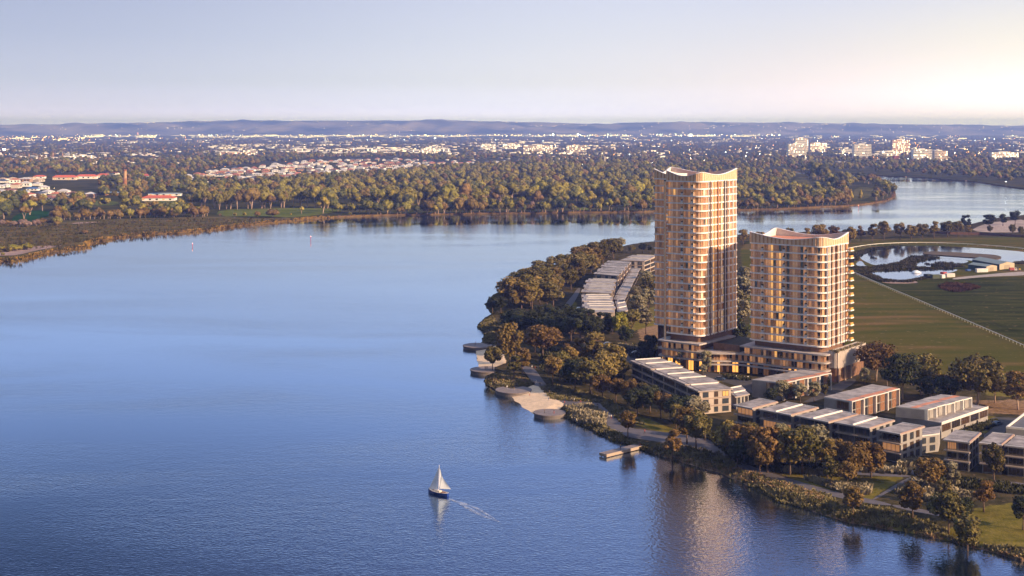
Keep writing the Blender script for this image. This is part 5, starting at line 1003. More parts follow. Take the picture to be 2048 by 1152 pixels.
container('red container at the back of the pond cluster', 1887, 1894, 552, 2.6, 3., mat('red_paint', (.45, .05, .035), .6))
container('white container with red stripes at the right of the pond cluster', 1893.8, 1910, 555.2, 2.7, 3., mat('striped_white_paint', (.7, .62, .58), .6))
container('small blue bin beside the nearer green shed', 1935, 1942, 542.5, 1.3, 2., mat('blue_paint', (.03, .10, .32), .6), 'skip_bin')
def wheel(o, T, x, y, r, wd, t, nm='wheel'):
    n_ = (-t[1], t[0]); b = MB(); b.tube([(x-n_[0]*wd/2, y-n_[1]*wd/2, LZ+r), (x+n_[0]*wd/2, y+n_[1]*wd/2, LZ+r)], r, W_DARK, 12); w_ = b.build('wheel', T, o); b = MB(); b.tube([(x-n_[0]*(wd/2+.02), y-n_[1]*(wd/2+.02), LZ+r), (x+n_[0]*(wd/2+.02), y+n_[1]*(wd/2+.02), LZ+r)], r*.55, W_GREY, 10); b.build('rim', w_, o)
def car(px, py, ang, m, label, sy=1., z=LZ):
    x, y = G(px, py); o = (x, y, LZ); T = thing('parked_car', label, 'car', o, 'parked cars'); t = (math.cos(ang), math.sin(ang)); n_ = (-t[1], t[0]); P = lambda a, c, zz: (x+t[0]*a+n_[0]*c, y+t[1]*a+n_[1]*c, LZ+zz)
    prof = [(-2.1, .35), (-2.15, .8), (-1.75, .95), (-1.15, 1.42), (.35, 1.45), (1.05, 1.0), (2.0, .85), (2.15, .5), (2.1, .35)]; b = MB(); wd = .86
    for s in (-1, 1): b.face([P(a, s*wd, zz) for a, zz in (prof if s < 0 else prof[::-1])], m)
    for (a0, z0), (a1, z1) in zip(prof, prof[1:]+prof[:1]): b.face([P(a1, -wd, z1), P(a0, -wd, z0), P(a0, wd, z0), P(a1, wd, z1)], m)
    b.build('body', T, o); b = MB(); b.face([P(.42, -.75, 1.42), P(1.02, -.75, 1.04), P(1.02, .75, 1.04), P(.42, .75, 1.42)][::-1], G_DARK)
    for s in (-1, 1):
        q = [P(-1.5, s*.875, 1.0), P(.85, s*.875, 1.0), P(.25, s*.875, 1.38), P(-1.1, s*.875, 1.36)]; b.face(q if s < 0 else q[::-1], G_DARK)
    b.build('windows', T, o).name = 'glasshouse'
    for a in (-1.3, 1.35):
        for s in (-1, 1): wheel(o, T, *P(a, s*.8, 0)[:2], .33, .22, t)
CW = mat('white_car_paint', (.7, .7, .7), .3); CB = mat('blue_car_paint', (.05, .09, .16), .3); CRD = mat('red_car_paint', (.35, .04, .04), .35); CS = mat('silver_car_paint', (.4, .4, .42), .3)
car(1216, 690, .3, CW, 'white car on the back road between grove and tall tower'); car(1272, 708, .2, CS, 'silver car on the back road nearer the tall tower'); car(1158, 619, 1.1, CW, 'white car beside the nearest stepped terrace')
car(1334, 706, .9, CRD, 'red car at the foot of the tall tower'); car(1995, 850, .6, CB, 'dark blue car on the loop road'); car(1440, 760, -.4, CB, 'dark blue car on the forecourt road')
x, y = G(2025, 542); o = (x, y, LZ); T = thing('farm_truck', 'red and white truck parked by the open cream gable', 'truck', o); b = MB(); b.box(x-.6, y, 3.4, 2.1, LZ+.7, LZ+2.5, mat('red_truck_paint', (.42, .09, .08), .5)); b.build('tray', T, o); b = MB(); b.box(x+2., y, 1.6, 2., LZ+.6, LZ+2.3, WPAINT); b.build('cab', T, o); b = MB(); b.box(x+2.82, y, .05, 1.7, LZ+1.4, LZ+2.1, G_DARK); b.box(x+2., y-1.02, 1.1, .05, LZ+1.4, LZ+2.1, G_DARK); b.build('windscreen', T, o)
for a in (-1.5, 2.): 
    for s in (-1, 1): wheel(o, T, x+a, y+s*.9, .45, .25, (1, 0))
x, y = G(2036, 541.5); o = (x, y, LZ); T = thing('tractor', 'dark tractor with a yellow bonnet right of the red truck', 'tractor', o); b = MB(); b.box(x-.5, y, 1.5, 1.5, LZ+1., LZ+2.7, W_DARK); b.build('cab', T, o); b = MB(); b.box(x+1.1, y, 1.7, .9, LZ+.8, LZ+1.6, mat('yellow_paint', (.55, .38, .03), .5)); b.build('bonnet', T, o)
for s in (-1, 1): wheel(o, T, x-.6, y+s*.95, .85, .4, (1, 0)); wheel(o, T, x+1.5, y+s*.7, .5, .3, (1, 0))
def fence(label, pts, h, m, sp=2.6, z=LZ):
    w_ = PL(pts); o = (*w_[0], z); T = thing('board_fence', label, 'fence', o); b = MB()
    for a, c in zip(w_, w_[1:]): t = unit(v2(a, c)); b.obox(a, v2(a, c), (-t[1]*.08, t[0]*.08), z-.1, z+h, m)
    b.build('boards', T, o); b = MB(); p = MB()
    for x, y in resample(w_, sp, False)[:90]: p = MB(); p.box(x, y, .16, .3, z, z+h+.1, m); p.build('post', T, o)
fence('dark red board fence between the racecourse grass and the dirt track', [(1838, 747), (1890, 760), (1960, 774), (2070, 790)], 2.0, mat('red_fence', (.085, .03, .02), .8, var=.2))
fence('long brown board fence along the river side of the racecourse', [(1860, 466), (1900, 469), (1960, 470), (2080, 477)], 2.4, mat('brown_fence', (.16, .08, .05), .8, var=.2), 6.)
# ------------------------------------------------------------------ river edge: round decks, jetty, people
def deck(label, px, py, r, zt=1.45):
    x, y = G(px, py, zt); o = (x, y, 0); T = thing('round_deck', label, 'deck', o, 'round decks on the beaches'); ring = lambda q: [(x+q*math.cos(a/40*6.2832), y+q*math.sin(a/40*6.2832)) for a in range(40)]
    b = MB(); b.prism(ring(r), zt-.35, zt, W_DECK); b.build('platform', T, o); b = MB(); b.prism(ring(r-.25), -1.5, zt-.355, mat('deck_wall', (.17, .145, .14), .8, var=.1)); b.build('base_wall', T, o)
    b = MB(); rr_, r2 = ring(r-.03), ring(r-.3)
    for k in range(40): j = (k+1) % 40; b.face([(*rr_[k], zt+.012), (*rr_[j], zt+.012), (*r2[j], zt+.012), (*r2[k], zt+.012)], W_PAVE)
    b.build('edge_band', T, o)
deck('uppermost round deck beside the small beach, nearest the reed spit', 955, 690.5, 7.2); deck('round deck below the small beach with two people standing', 972, 738.5, 7.0); deck('round deck at the upper end of the large sand beach', 1027, 779, 7.4); deck('lowest round deck at the lower end of the large sand beach', 1099, 824.5, 6.0)
j0, j1 = G(1206, 907, 1.1), G(1292, 886, 1.1); jt = unit(v2(j0, j1)); jn = (-jt[1], jt[0]); o = (*j0, 0); T = thing('jetty', 'flat timber jetty with pale side running out from the bank', 'jetty', o)
b = MB(); b.obox(ad2(j0, sc2(jn, -1.6)), v2(j0, j1), sc2(jn, 3.2), .75, 1.1, W_DECK); b.build('deck', T, o); b = MB(); b.obox(ad2(j0, sc2(jn, -1.72)), v2(j0, j1), sc2(jn, .115), .2, 1.14, mat('pale_timber', (.42, .33, .26), .7)); b.obox(ad2(j0, sc2(jn, -1.6), sc2(jt, -.12)), sc2(jt, .115), sc2(jn, 3.2), .2, 1.14, mat('pale_timber', (.42, .33, .26))); b.build('fascia', T, o)
for k in range(5):
    for s in (-1.3, 1.3): b = MB(); q = ad2(j0, sc2(jt, .6+k*3.2), sc2(jn, s)); b.tube([(*q, -1.5), (*q, .75)], .16, W_TIMBER, 6); b.build('pile', T, o)
SKIN = mat('skin', (.42, .24, .16), .6); HAIR = mat('dark_hair', (.03, .02, .015), .6)
CLO = {'white': (.75, .74, .72), 'dark': (.03, .03, .035), 'blue': (.06, .10, .25), 'red': (.4, .06, .05), 'grey': (.25, .24, .24), 'tan': (.35, .24, .15)}
CLO = {k: mat(k+'_cloth', v, .8) for k, v in CLO.items()}
def body_mesh(pose):
    """one skinned body standing about 1.72 m tall"""
    st = {'walk': .26, 'stand': .09, 'stride': .34}[pose]; ar = {'walk': .2, 'stand': .06, 'stride': .28}[pose]
    J = {'pel': (0, 0, .95, .15, .11), 'wai': (0, 0, 1.12, .13, .095), 'che': (.01, 0, 1.32, .165, .11), 'nec': (.02, 0, 1.47, .055, .055), 'chin': (.04, 0, 1.54, .075, .07), 'head': (.04, 0, 1.63, .09, .078), 'top': (.03, 0, 1.71, .06, .055), 'nose': (.125, 0, 1.61, .018, .016)}
    Eg = [('pel', 'wai'), ('wai', 'che'), ('che', 'nec'), ('nec', 'chin'), ('chin', 'head'), ('head', 'top'), ('head', 'nose')]
    for s, n in ((1, 'l'), (-1, 'r')):
        f = st*s; J.update({'hip'+n: (0, .095*s, .88, .085, .085), 'kne'+n: (f*.55+.03, .1*s, .49, .058, .058), 'ank'+n: (f, .1*s, .09, .038, .038), 'toe'+n: (f+.16, .11*s, .04, .04, .03), 'sho'+n: (.01, .19*s, 1.40, .058, .055), 'elb'+n: (-ar*s*.6-.01, .24*s, 1.12, .042, .042), 'wri'+n: (-ar*s+.06, .24*s, .88, .028, .028), 'pal'+n: (-ar*s+.09, .24*s, .81, .036, .02)})
        Eg += [('pel', 'hip'+n), ('hip'+n, 'kne'+n), ('kne'+n, 'ank'+n), ('ank'+n, 'toe'+n), ('che', 'sho'+n), ('sho'+n, 'elb'+n), ('elb'+n, 'wri'+n), ('wri'+n, 'pal'+n)]
        for q in range(4): J[f'f{q}{n}'] = (-ar*s+.115-.005*q, .24*s+(.027-.018*q)*1., .73+.008*abs(q-1), .0085, .0085); Eg.append(('pal'+n, f'f{q}{n}'))
        J['th'+n] = (-ar*s+.135, .225*s, .79, .009, .009); Eg.append(('pal'+n, 'th'+n))
    ks = list(J); me = bpy.data.meshes.new('body_skeleton'); me.from_pydata([J[k][:3] for k in ks], [(ks.index(a), ks.index(c)) for a, c in Eg], []); ob = bpy.data.objects.new('body_skeleton', me); COL.objects.link(ob); md = ob.modifiers.new('skin', 'SKIN'); ob.modifiers.new('sub', 'SUBSURF').levels = 1
    for k, sv in zip(ks, me.skin_vertices[0].data): sv.radius = J[k][3:5]
    me.skin_vertices[0].data[0].use_root = True
    dg = bpy.context.evaluated_depsgraph_get(); out = bpy.data.meshes.new_from_object(ob.evaluated_get(dg)); bpy.data.objects.remove(ob); out.name = 'person'; return out
BOD = {k: body_mesh(k) for k in ('walk', 'stand', 'stride')}
def dressed(pose, top, bot):
    me = BOD[pose].copy(); me.materials.clear()
    for m in (SKIN, CLO[top], CLO[bot], HAIR, W_DARK): me.materials.append(m)
    for p in me.polygons:
        c = p.center; p.material_index = 4 if c.z < .09 else 2 if c.z < .98 and abs(c.y) < .19 else 1 if (c.z < 1.46 and c.z > .93) or (c.z > 1.12 and c.z < 1.46) else 3 if c.z > 1.66 or (c.z > 1.55 and c.x < .01) else 0
        p.use_smooth = True
    return me
PM = {}
PEOPLE = [(951, 689, 'stand', 'red', 'dark', 'on the uppermost round deck'), (970.5, 739, 'stand', 'dark', 'dark', 'at left on the deck below the small beach'), (974, 739, 'stand', 'dark', 'blue', 'at right on the deck below the small beach'), (1014, 778, 'stand', 'white', 'grey', 'on the left of the upper large beach deck'), (1028, 782, 'walk', 'tan', 'grey', 'near the rim of the upper large beach deck'), (1059, 788, 'stand', 'white', 'red', 'at the top of the large sand beach'), (1072.5, 768, 'stride', 'white', 'white', 'striding down the shaded bend of the promenade'), (1080, 772, 'walk', 'dark', 'dark', 'on the promenade bend behind the striding figure'), (1088, 784, 'walk', 'dark', 'grey', 'on the promenade beside the large beach top'), (1099, 789, 'stand', 'tan', 'tan', 'at the promenade edge above the large beach'), (1097, 801, 'walk', 'white', 'blue', 'crossing the middle of the large sand beach'), (1129, 810, 'walk', 'red', 'dark', 'on the promenade at the large beach corner'), (1143, 803, 'walk', 'grey', 'dark', 'on the promenade left of a pale dressed walker'), (1148.5, 804.5, 'walk', 'white', 'tan', 'on the promenade right of a grey dressed walker'), (1161, 809, 'stand', 'red', 'blue', 'on the promenade above the pale reed bed'), (1157.5, 814, 'stand', 'tan', 'grey', 'at the upper edge of the pale reed bed'), (1178, 812, 'walk', 'grey', 'grey', 'on the promenade before the reed bed bend'), (1195, 815, 'walk', 'dark', 'tan', 'at the promenade bend above the reed bed'), (1089, 826, 'stand', 'tan', 'dark', 'on the left of the lowest round deck'), (1108, 827, 'stand', 'dark', 'red', 'on the right of the lowest round deck'), (1218, 838, 'walk', 'white', 'dark', 'left of a walking pair on the promenade'), (1222.5, 838, 'walk', 'white', 'red', 'right of a walking pair on the promenade'), (1289.6, 868, 'walk', 'red', 'dark', 'on the promenade right of the lone rust tree'), (1064, 738, 'walk', 'white', 'tan', 'at the promenade start, first of three'), (1070, 740, 'walk', 'red', 'dark', 'at the promenade start, middle of three'), (1075.5, 740, 'walk', 'dark', 'dark', 'at the promenade start, last of three'), (1280, 889, 'walk', 'red', 'grey', 'where the jetty meets the bank'), (1241, 897, 'stand', 'dark', 'dark', 'on the jetty near its middle'), (1439, 752, 'walk', 'grey', 'dark', 'on the forecourt beside the amber shopfronts'), (1450, 755, 'walk', 'tan', 'tan', 'on the forecourt near the roadside planting'), (1472.7, 758, 'walk', 'white', 'grey', 'on the forecourt in front of a lit shop'), (1489, 759, 'stand', 'grey', 'blue', 'left of two waiting by the podium entrance'), (1496, 759, 'stand', 'white', 'dark', 'right of two waiting by the podium entrance')]
prr = random.Random(9)
for px, py, po, tp, bt, wh in PEOPLE:
    k = (po, tp, bt)
    if k not in PM: PM[k] = dressed(*k)
    x, y = G(px, py, 1.55); z = max(gz(x, y)+.06, LZ+.05 if gz(x, y) > 1.2 else 0)
    for dx, dy, dr, dzt in [(*G(a, c, 1.45), r, 1.45) for a, c, r in ((955, 690.5, 7.2), (972, 738.5, 7), (1027, 779, 7.4), (1099, 824.5, 6))]:
        if math.hypot(x-dx, y-dy) < dr: z = dzt
    if 'jetty' in wh and 'on' in wh: z = 1.1
    hue = {'dark': 'dark', 'white': 'white', 'red': 'red', 'tan': 'tan', 'grey': 'grey', 'blue': 'blue'}
    ob = link('person', PM[k], None, (x, y, z)); ob.rotation_euler = (0, 0, prr.uniform(0, 6.28)); tag(ob, f'person in {tp} top and {bt} trousers {wh}', 'person', 'people on the river front' if py < 900 and px < 1400 else 'people on the forecourt')
# ------------------------------------------------------------------ sailing boat
xb, yb = G(857, 984, 0); xs_, ys_ = G(896, 993, 0); hd = unit((xs_-xb, ys_-yb)); ln = math.hypot(xs_-xb, ys_-yb); nb_ = (-hd[1], hd[0]); o = (xb, yb, 0); BT = thing('sailing_boat', 'blue hulled sailing boat with white sails alone on the river', 'boat', o)
def BP(s, c, z): return (xb+hd[0]*s+nb_[0]*c, yb+hd[1]*s+nb_[1]*c, z)
HULL = mat('blue_hull', (.015, .05, .28), .3); SAIL, snt, sbn = nodes('sail_cloth'); sbn.inputs['Base Color'].default_value = (.84, .9, .97, 1); trn = snt.nodes.new('ShaderNodeBsdfTranslucent'); trn.inputs[0].default_value = (.85, .86, .9, 1); smx = snt.nodes.new('ShaderNodeMixShader'); smx.inputs[0].default_value = .4; snt.links.new(sbn.outputs[0], smx.inputs[1]); snt.links.new(trn.outputs[0], smx.inputs[2]); snt.links.new(smx.outputs[0], snt.nodes['Material Output'].inputs['Surface']); DK = mat('cream_deck', (.74, .66, .56), .6)
st_ = [(0, .06, 1.15), (ln*.15, .62, .98), (ln*.35, 1.05, .85), (ln*.6, 1.15, .8), (ln*.85, .85, .86), (ln, .45, .95)]; b = MB(); dk = MB(); tr = MB()
for (s0, w0, z0), (s1, w1, z1) in zip(st_, st_[1:]):
    for sg in (-1, 1):
        for (a0, q0, a1, q1) in ((1., 1., .93, .45), (.93, .45, .55, -.25)):
            p = [BP(s0, sg*w0*a0, z0*q0 if q0 > 0 else q0), BP(s1, sg*w1*a0, z1*q0 if q0 > 0 else q0), BP(s1, sg*w1*a1, z1*q1 if q1 > 0 else q1), BP(s0, sg*w0*a1, z0*q1 if q1 > 0 else q1)]; b.face(p if sg < 0 else p[::-1], HULL)
        tr.obox(BP(s0, sg*w0, 0)[:2], v2(BP(s0, sg*w0, 0)[:2], BP(s1, sg*w1, 0)[:2]), sc2(nb_, -sg*.07), max(z0, z1)-.02, max(z0, z1)+.08, WPAINT)
    dk.face([BP(s0, -w0, z0-.03), BP(s1, -w1, z1-.03), BP(s1, w1, z1-.03), BP(s0, w0, z0-.03)], DK)
b.face([BP(ln, -.45, .95), BP(ln, .45, .95), BP(ln, .42, .42), BP(ln, .25, -.25), BP(ln, -.25, -.25), BP(ln, -.42, .42)], HULL); b.build('hull', BT, o); dk.build('deck', BT, o); tr.build('rail', BT, o)
b = MB(); b.obox(BP(ln*.36, -.5, 0)[:2], sc2(hd, ln*.26), sc2(nb_, 1.), .8, 1.22, DK); b.build('cabin', BT, o); b = MB(); b.obox(BP(ln*.66, -.55, 0)[:2], sc2(hd, ln*.2), sc2(nb_, 1.1), .79, .9, W_TIMBER); b.build('cockpit', BT, o)
b = MB(); b.obox(BP(ln*.2, -.2, 0)[:2], sc2(hd, .5), sc2(nb_, .4), .86, 1.02, W_TIMBER); b.build('hatch', BT, o)
ms = ln*.52; MH = 8.6; b = MB(); b.tube([BP(ms, 0, .8), BP(ms+.15, .1, MH)], [.08, .05], WPAINT, 6); b.build('mast', BT, o); b = MB(); b.tube([BP(ms, 0, 1.7), BP(ln*.9, 2.05, 1.6)], .06, WPAINT, 5); b.build('boom', BT, o)
def sail(name, a, c, d, bulge, n=8):
    b = MB(); A, C_, D = Vector(a), Vector(c), Vector(d); nv = Vector((nb_[0], nb_[1], 0)); g = {}
    for i in range(n+1):
        for j in range(n+1-i): u, v_ = i/n, j/n; t = 1-u-v_; g[i, j] = A*t+C_*u+D*v_+nv*bulge*27*u*v_*t*.9+nv*bulge*2*(u*t+v_*t)*.5
    for i in range(n):
        for j in range(n-i):
            b.face([g[i, j], g[i+1, j], g[i, j+1]], SAIL)
            if j < n-i-1: b.face([g[i+1, j], g[i+1, j+1], g[i, j+1]], SAIL)
    return b.build(name, BT, o, smooth=True)
sail('headsail', BP(ms+.05, .1, MH-.5), BP(ln*.05, 0, 1.3), BP(ms-.35, -.15, 1.15), .35); sail('staysail', BP(ms+.35, .1, MH-.9), BP(ms+.12, 0, 1.6), BP(ms+.95, .7, 4.9), .25); sail('mainsail', BP(ms+.8, .5, 5.2), BP(ms+.3, .1, 1.75), BP(ln*.9, 2.0, 1.65), .3)
FOAM, nt, bn = nodes('wake_foam'); bn.inputs['Base Color'].default_value = (.62, .66, .74, 1); bn.inputs['Roughness'].default_value = .5
tcn = nt.nodes.new('ShaderNodeNewGeometry'); nzn = nt.nodes.new('ShaderNodeTexNoise'); nzn.inputs['Scale'].default_value = .55; nzn.inputs['Detail'].default_value = 6; mrn = nt.nodes.new('ShaderNodeMapRange'); mrn.inputs[1].default_value = .4; mrn.inputs[2].default_value = .75; mrn.inputs[3].default_value = .12; mrn.inputs[4].default_value = .62
nt.links.new(tcn.outputs['Position'], nzn.inputs[0]); nt.links.new(nzn.outputs[0], mrn.inputs[0]); nt.links.new(mrn.outputs[0], bn.inputs['Alpha'])
b = MB()
for c0, c1 in (([(897, 997), (920, 1007), (945, 1022), (970, 1034), (1000, 1044)], .55), ([(900, 999), (930, 1008), (955, 1018), (975, 1030), (990, 1038)], .4)):
    w_ = PL(c0, 0)
    for k, (a, c) in enumerate(zip(w_, w_[1:])): t = unit(v2(a, c)); n_ = (-t[1]*c1, t[0]*c1); f0, f1 = [.4, 1, 1.2, .9, .2][k], [.4, 1, 1.2, .9, .2][k+1]; b.face([(*ad2(a, sc2(n_, f0)), .05+.05*k), (*ad2(a, sc2(n_, -f0)), .05), (*ad2(c, sc2(n_, -f1)), .05), (*ad2(c, sc2(n_, f1)), .05+.05*(3-k))], FOAM)
tag(b.build('wake'), kind='stuff')
def beacon(px, py, h, m, label, z=0):
    x, y = G(px, py, z); o = (x, y, z); T = thing('channel_marker', label, 'marker', o); b = MB(); b.tube([(x, y, z-1), (x, y, z+h)], .22, m, 6); b.build('pole', T, o); b = MB(); b.tube([(x, y, z+h*.72), (x, y, z+h)], [.42, .42], m, 8); b.build('head', T, o); b = MB(); b.tube([(x, y, z+h), (x, y, z+h+.5)], [.22, .16], mat('lamp_'+m.name, (.8, .5, .4), emit=(1., .5, .35), estr=4.), 6); b.build('lamp', T, o)
RED = mat('red_marker_paint', (.5, .05, .06), .5); YELM = mat('yellow_marker_paint', (.7, .5, .03), .5)
beacon(621.5, 482, 4.2, RED, 'red channel marker standing in open water before the far wood'); beacon(385, 494, 3., RED, 'faint small marker pole off the wetland'); beacon(1812, 362, 8., YELM, 'yellow channel marker before the apartment blocks'); beacon(1932, 368, 6., WPAINT, 'white channel marker off the right far bank'); beacon(1717, 417, 4., RED, 'small red marker near the peninsula tip')
# ------------------------------------------------------------------ the far town
BRICK = mat('red_brick', (.30, .13, .07), .85, var=.15, scale=.2); BRICKP = mat('pale_brick', (.48, .30, .18), .85, var=.1, scale=.2)
WALLS = [mat('cream_render', (.66, .58, .50), .8), mat('white_render', (.86, .84, .82), .8), mat('brick_render', (.42, .26, .18), .8)]
ROOFS = {'terracotta': mat('house_terracotta', (.42, .15, .085), .8, var=.1), 'pale grey': mat('house_pale_roof', (.56, .53, .53), .7, var=.08), 'dark blue grey': mat('house_slate_roof', (.07, .085, .13), .6, var=.1), 'brownish red': mat('house_brown_roof', (.26, .11, .085), .8, var=.1), 'blue': mat('house_blue_roof', (.05, .12, .32), .6), 'tan': mat('house_tan_roof', (.50, .36, .24), .8)}
def house_mesh(w_, d, h, rise, wm, rm):
    b = MB(); b.box(0, 0, w_, d, -.5, h, wm); wall = b.mesh('wall'); b = MB(); e = .6; x, y = w_/2+e, d/2+e; r = max(w_-d, .5)/2
    A, B_, C_, D = (-x, -y, h-.05), (x, -y, h-.05), (x, y, h-.05), (-x, y, h-.05); P, Q = (-r, 0, h+rise), (r, 0, h+rise)
    b.face([A, B_, Q, P], rm); b.face([C_, D, P, Q], rm); b.face([B_, C_, Q], rm); b.face([D, A, P], rm); b.face([D, C_, B_, A], rm); roof = b.mesh('roof')
    b = MB()
    for k in (-.3, .05, .32): b.box(w_*k, -d/2-.03, w_*.14, .05, h*.35, h*.78, G_DARK)
    return wall, roof, b.mesh('window')
HM = {}; HL = {}
hrr = random.Random(12); NH = {}
def house(px, py, col, where, sc_=1., two=False):
    k = (col, hrr.randrange(3), two)
    if k not in HM: HM[k] = house_mesh(hrr.uniform(14, 19), hrr.uniform(10, 12), 5.6 if two else 3., hrr.uniform(2., 2.9), WALLS[hrr.randrange(3)] if k[1] else WALLS[1], ROOFS[col])
    x, y = G(px, py, 1.9); where = where if 'left' in where or 'row above' in where else 'in the '+('front' if py > 347 else 'middle' if py > 335 else 'back')+' rows of the far estate'; T = thing('suburban_house', None, 'house', (x, y, 1.9), f'{col} roofed houses {where}', hrr.choice([0, .25, -.3, 1.57, 1.3])+hrr.uniform(-.1, .1)); T.scale = (sc_,)*3; HL.setdefault((col, two, where), []).append((px, T))
    for n, m in zip(('wall', 'roof', 'window'), HM[k]): link(n, m, T)
SUB = np.array([(370, 352), (440, 341), (620, 322), (800, 317), (870, 325), (870, 338), (720, 353), (560, 362), (430, 366), (375, 362)], float)
pts = []
while len(pts) < 190:
    x, y = hrr.uniform(368, 872), hrr.uniform(318, 368); m = 5.6*scale_at(y)*2.2
    if inside(SUB, x, y) and all((x-a)**2/(m*m*1.2)+((y-c)*3.6)**2/(m*m) > 1 for a, c in pts): pts.append((x, y))
for x, y in pts: house(x, y, hrr.choice(['terracotta', 'pale grey', 'pale grey', 'dark blue grey', 'brownish red', 'pale grey', 'terracotta']), 'in the far estate behind the wood', 1.1)
for x, y in [(-2, 376), (14, 374), (33, 376), (52, 373), (20, 384), (45, 387), (66, 381), (75, 371), (3, 391), (40, 396), (58, 397), (80, 391), (96, 387), (112, 392), (128, 390), (146, 391), (163, 393), (180, 396), (100, 399), (120, 401), (140, 402), (160, 404), (176, 405), (88, 378), (30, 366), (52, 364), (8, 365), (70, 399)]:
    house(x, y, hrr.choice(['terracotta', 'pale grey', 'pale grey', 'dark blue grey', 'brownish red']) if not 25 < x < 75 or not 378 < y < 390 else 'blue', 'in the near left estate', 1.15, hrr.random() < .4)
for x, y in [(6, 361), (25, 360), (42, 362), (60, 360), (78, 363)]: house(x, y, 'tan', 'in the near left estate', 1.2)
for k in range(34): house(880+k*5.+hrr.uniform(-2, 2), 325+hrr.uniform(0, 10), hrr.choice(['terracotta', 'pale grey', 'pale grey', 'dark blue grey', 'brownish red']), 'in the row above the wood edge', 1.05)
for (col, two, where), v in HL.items():
    for k, (_, T) in enumerate(sorted(v, key=lambda q: q[0])): T['label'] = f'{col} roofed {"two storey " if two else ""}house {where}'+(f', {ordinal(k+1)} from left' if len(v) > 1 else '')
def block(label, x0, x1, yb, yt, storeys, wm, cat='apartment block', name='apartment_block', turn=.28, lit=.25, depth=16., roofm=None, top=None, bands=True, group=None, gm=None):
    a, c = G(x0, yb, 1.9), G(x1, yb, 1.9); wd = c[0]-a[0]; hh = (yb-yt)/scale_at(yb, 1.9); t = (math.cos(turn), -math.sin(turn)*.0+math.sin(turn)); n_ = (-t[1], t[0]); w1 = wd/(t[0]+abs(n_[0])*depth/max(wd, 1)*.0+.0001); o = (*a, 1.9); T = thing(name, label, cat, o, group); rr = random.Random(label)
    b = MB(); b.obox(a, sc2(t, w1), sc2(n_, depth), 1., 1.9+hh, wm, roofm or wm); b.build('wall', T, o); sh = hh/storeys; nw = max(3, int(w1/4.2)); f = sc2(n_, -1)
    for s in range(storeys):
        b = MB(); z0 = 1.9+s*sh+sh*.28; z1 = 1.9+s*sh+sh*.82
        for k in range(nw):
            q = ad2(a, sc2(t, w1*(k+.14)/nw), sc2(f, .1)); e = ad2(q, sc2(t, w1*.72/nw)); b.bipanel(q, e, z0, z1, rr.choice([G_TOWN, G_TOWN, G_WARMDIM]) if rr.random() < lit else (gm or G_DARK))
        for k in range(3): q = ad2(a, sc2(t, w1+.1), sc2(n_, depth*(k+.14)/3)); b.bipanel(q, ad2(q, sc2(n_, depth*.24)), z0, z1, rr.choice([G_LIT, G_DARK, G_DARK]))
        b.build('window_band', T, o)
        if bands:
            b = MB(); b.obox(ad2(a, sc2(f, 1.1), sc2(t, .5)), sc2(t, w1-1), sc2(n_, 1.), 1.9+s*sh+.05, 1.9+s*sh+.5, W_WHITE); b.build('balcony', T, o)
    b = MB(); b.obox(ad2(a, sc2(t, w1*.3), sc2(n_, depth*.3)), sc2(t, w1*.35), sc2(n_, depth*.4), 1.9+hh+.01, 1.9+hh+3., top or W_WHITE); b.build('plant_room', T, o); return T
WW, WC, WP = WALLS[1], WALLS[0], mat('pink_render', (.62, .40, .30), .8)
RG = 'apartment towers on the right far bank'
block('tall white apartment tower on the right far bank with a rear block above it', 1577, 1614, 320, 288, 11, WW, group=RG, turn=.15); block('white slab rising behind the tall white tower', 1591, 1617, 312, 276, 9, WW, turn=.1, group=RG)
block('low wide office with dark and yellow window bands right of the tall white tower', 1621, 1656, 304, 286, 6, WC, lit=.6, group=RG); block('grid fronted apartment tower with dark windows and a flat dark roof', 1708, 1744, 321, 289, 10, WW, group=RG, lit=.1, turn=.12)
block('orange lit apartment tower behind the low white blocks', 1785, 1823, 309, 280, 9, WP, lit=.55, group=RG); block('white apartment slab left of the cream one at the water trees', 1827, 1866, 326, 299, 8, WW, group=RG, lit=.3, turn=.1); block('cream apartment slab with a dark tree before it', 1869, 1896, 328, 302, 8, WC, group=RG, lit=.4, turn=.1)
block('long lit white office near the right edge', 1984, 2038, 324, 305, 6, WW, 'office', 'office_block', .05, .8, group=RG); block('low white block with a red wall end', 1764, 1800, 320, 303, 4, WW, 'office', 'office_block', .05, .3, group=RG); block('small red brick block before the orange lit tower', 1788, 1799, 325, 312, 3, mat('red_wall', (.42, .06, .04), .8), 'office', 'office_block', .05, .1, group=RG); block('low white box left of the red wall block', 1744, 1766, 319, 308, 3, WW, 'office', 'office_block', .0, .1, group=RG)
block('pale low block beside the grid fronted tower', 1682, 1706, 308, 298, 3, WW, 'office', 'office_block', .05, .2, group=RG)
CG = 'pale apartment slabs in the middle distance'
block('cream apartment slab above the dry red bank', 1047, 1105, 308, 290, 6, WC, lit=.5, turn=.04, group=CG); block('cream apartment slab right of the one above the red bank', 1133, 1173, 309, 291, 6, WC, lit=.5, turn=.05, group=CG); block('white block among trees left of the dry red bank', 842, 874, 308, 297, 4, WW, lit=.3, group=CG)
block('terracotta roofed pale block behind the left suburb', 440, 500, 314, 305, 3, WP, lit=.5, turn=.05, group=CG); block('taller pale block right of the terracotta roofed one', 486, 514, 311, 301, 4, WC, lit=.5, turn=.05, group=CG); block('white block with tower annex beyond the mid trees', 962, 992, 300, 289, 4, WW, lit=.3, group=CG); block('white stepped office left of the cream slab', 1006, 1040, 298, 288, 3, WW, lit=.5, group=CG); block('green fronted offices on the left plain', 146, 184, 322, 311, 4, WW, lit=.3, group=CG)
WG = 'low warehouses beyond the mid trees'
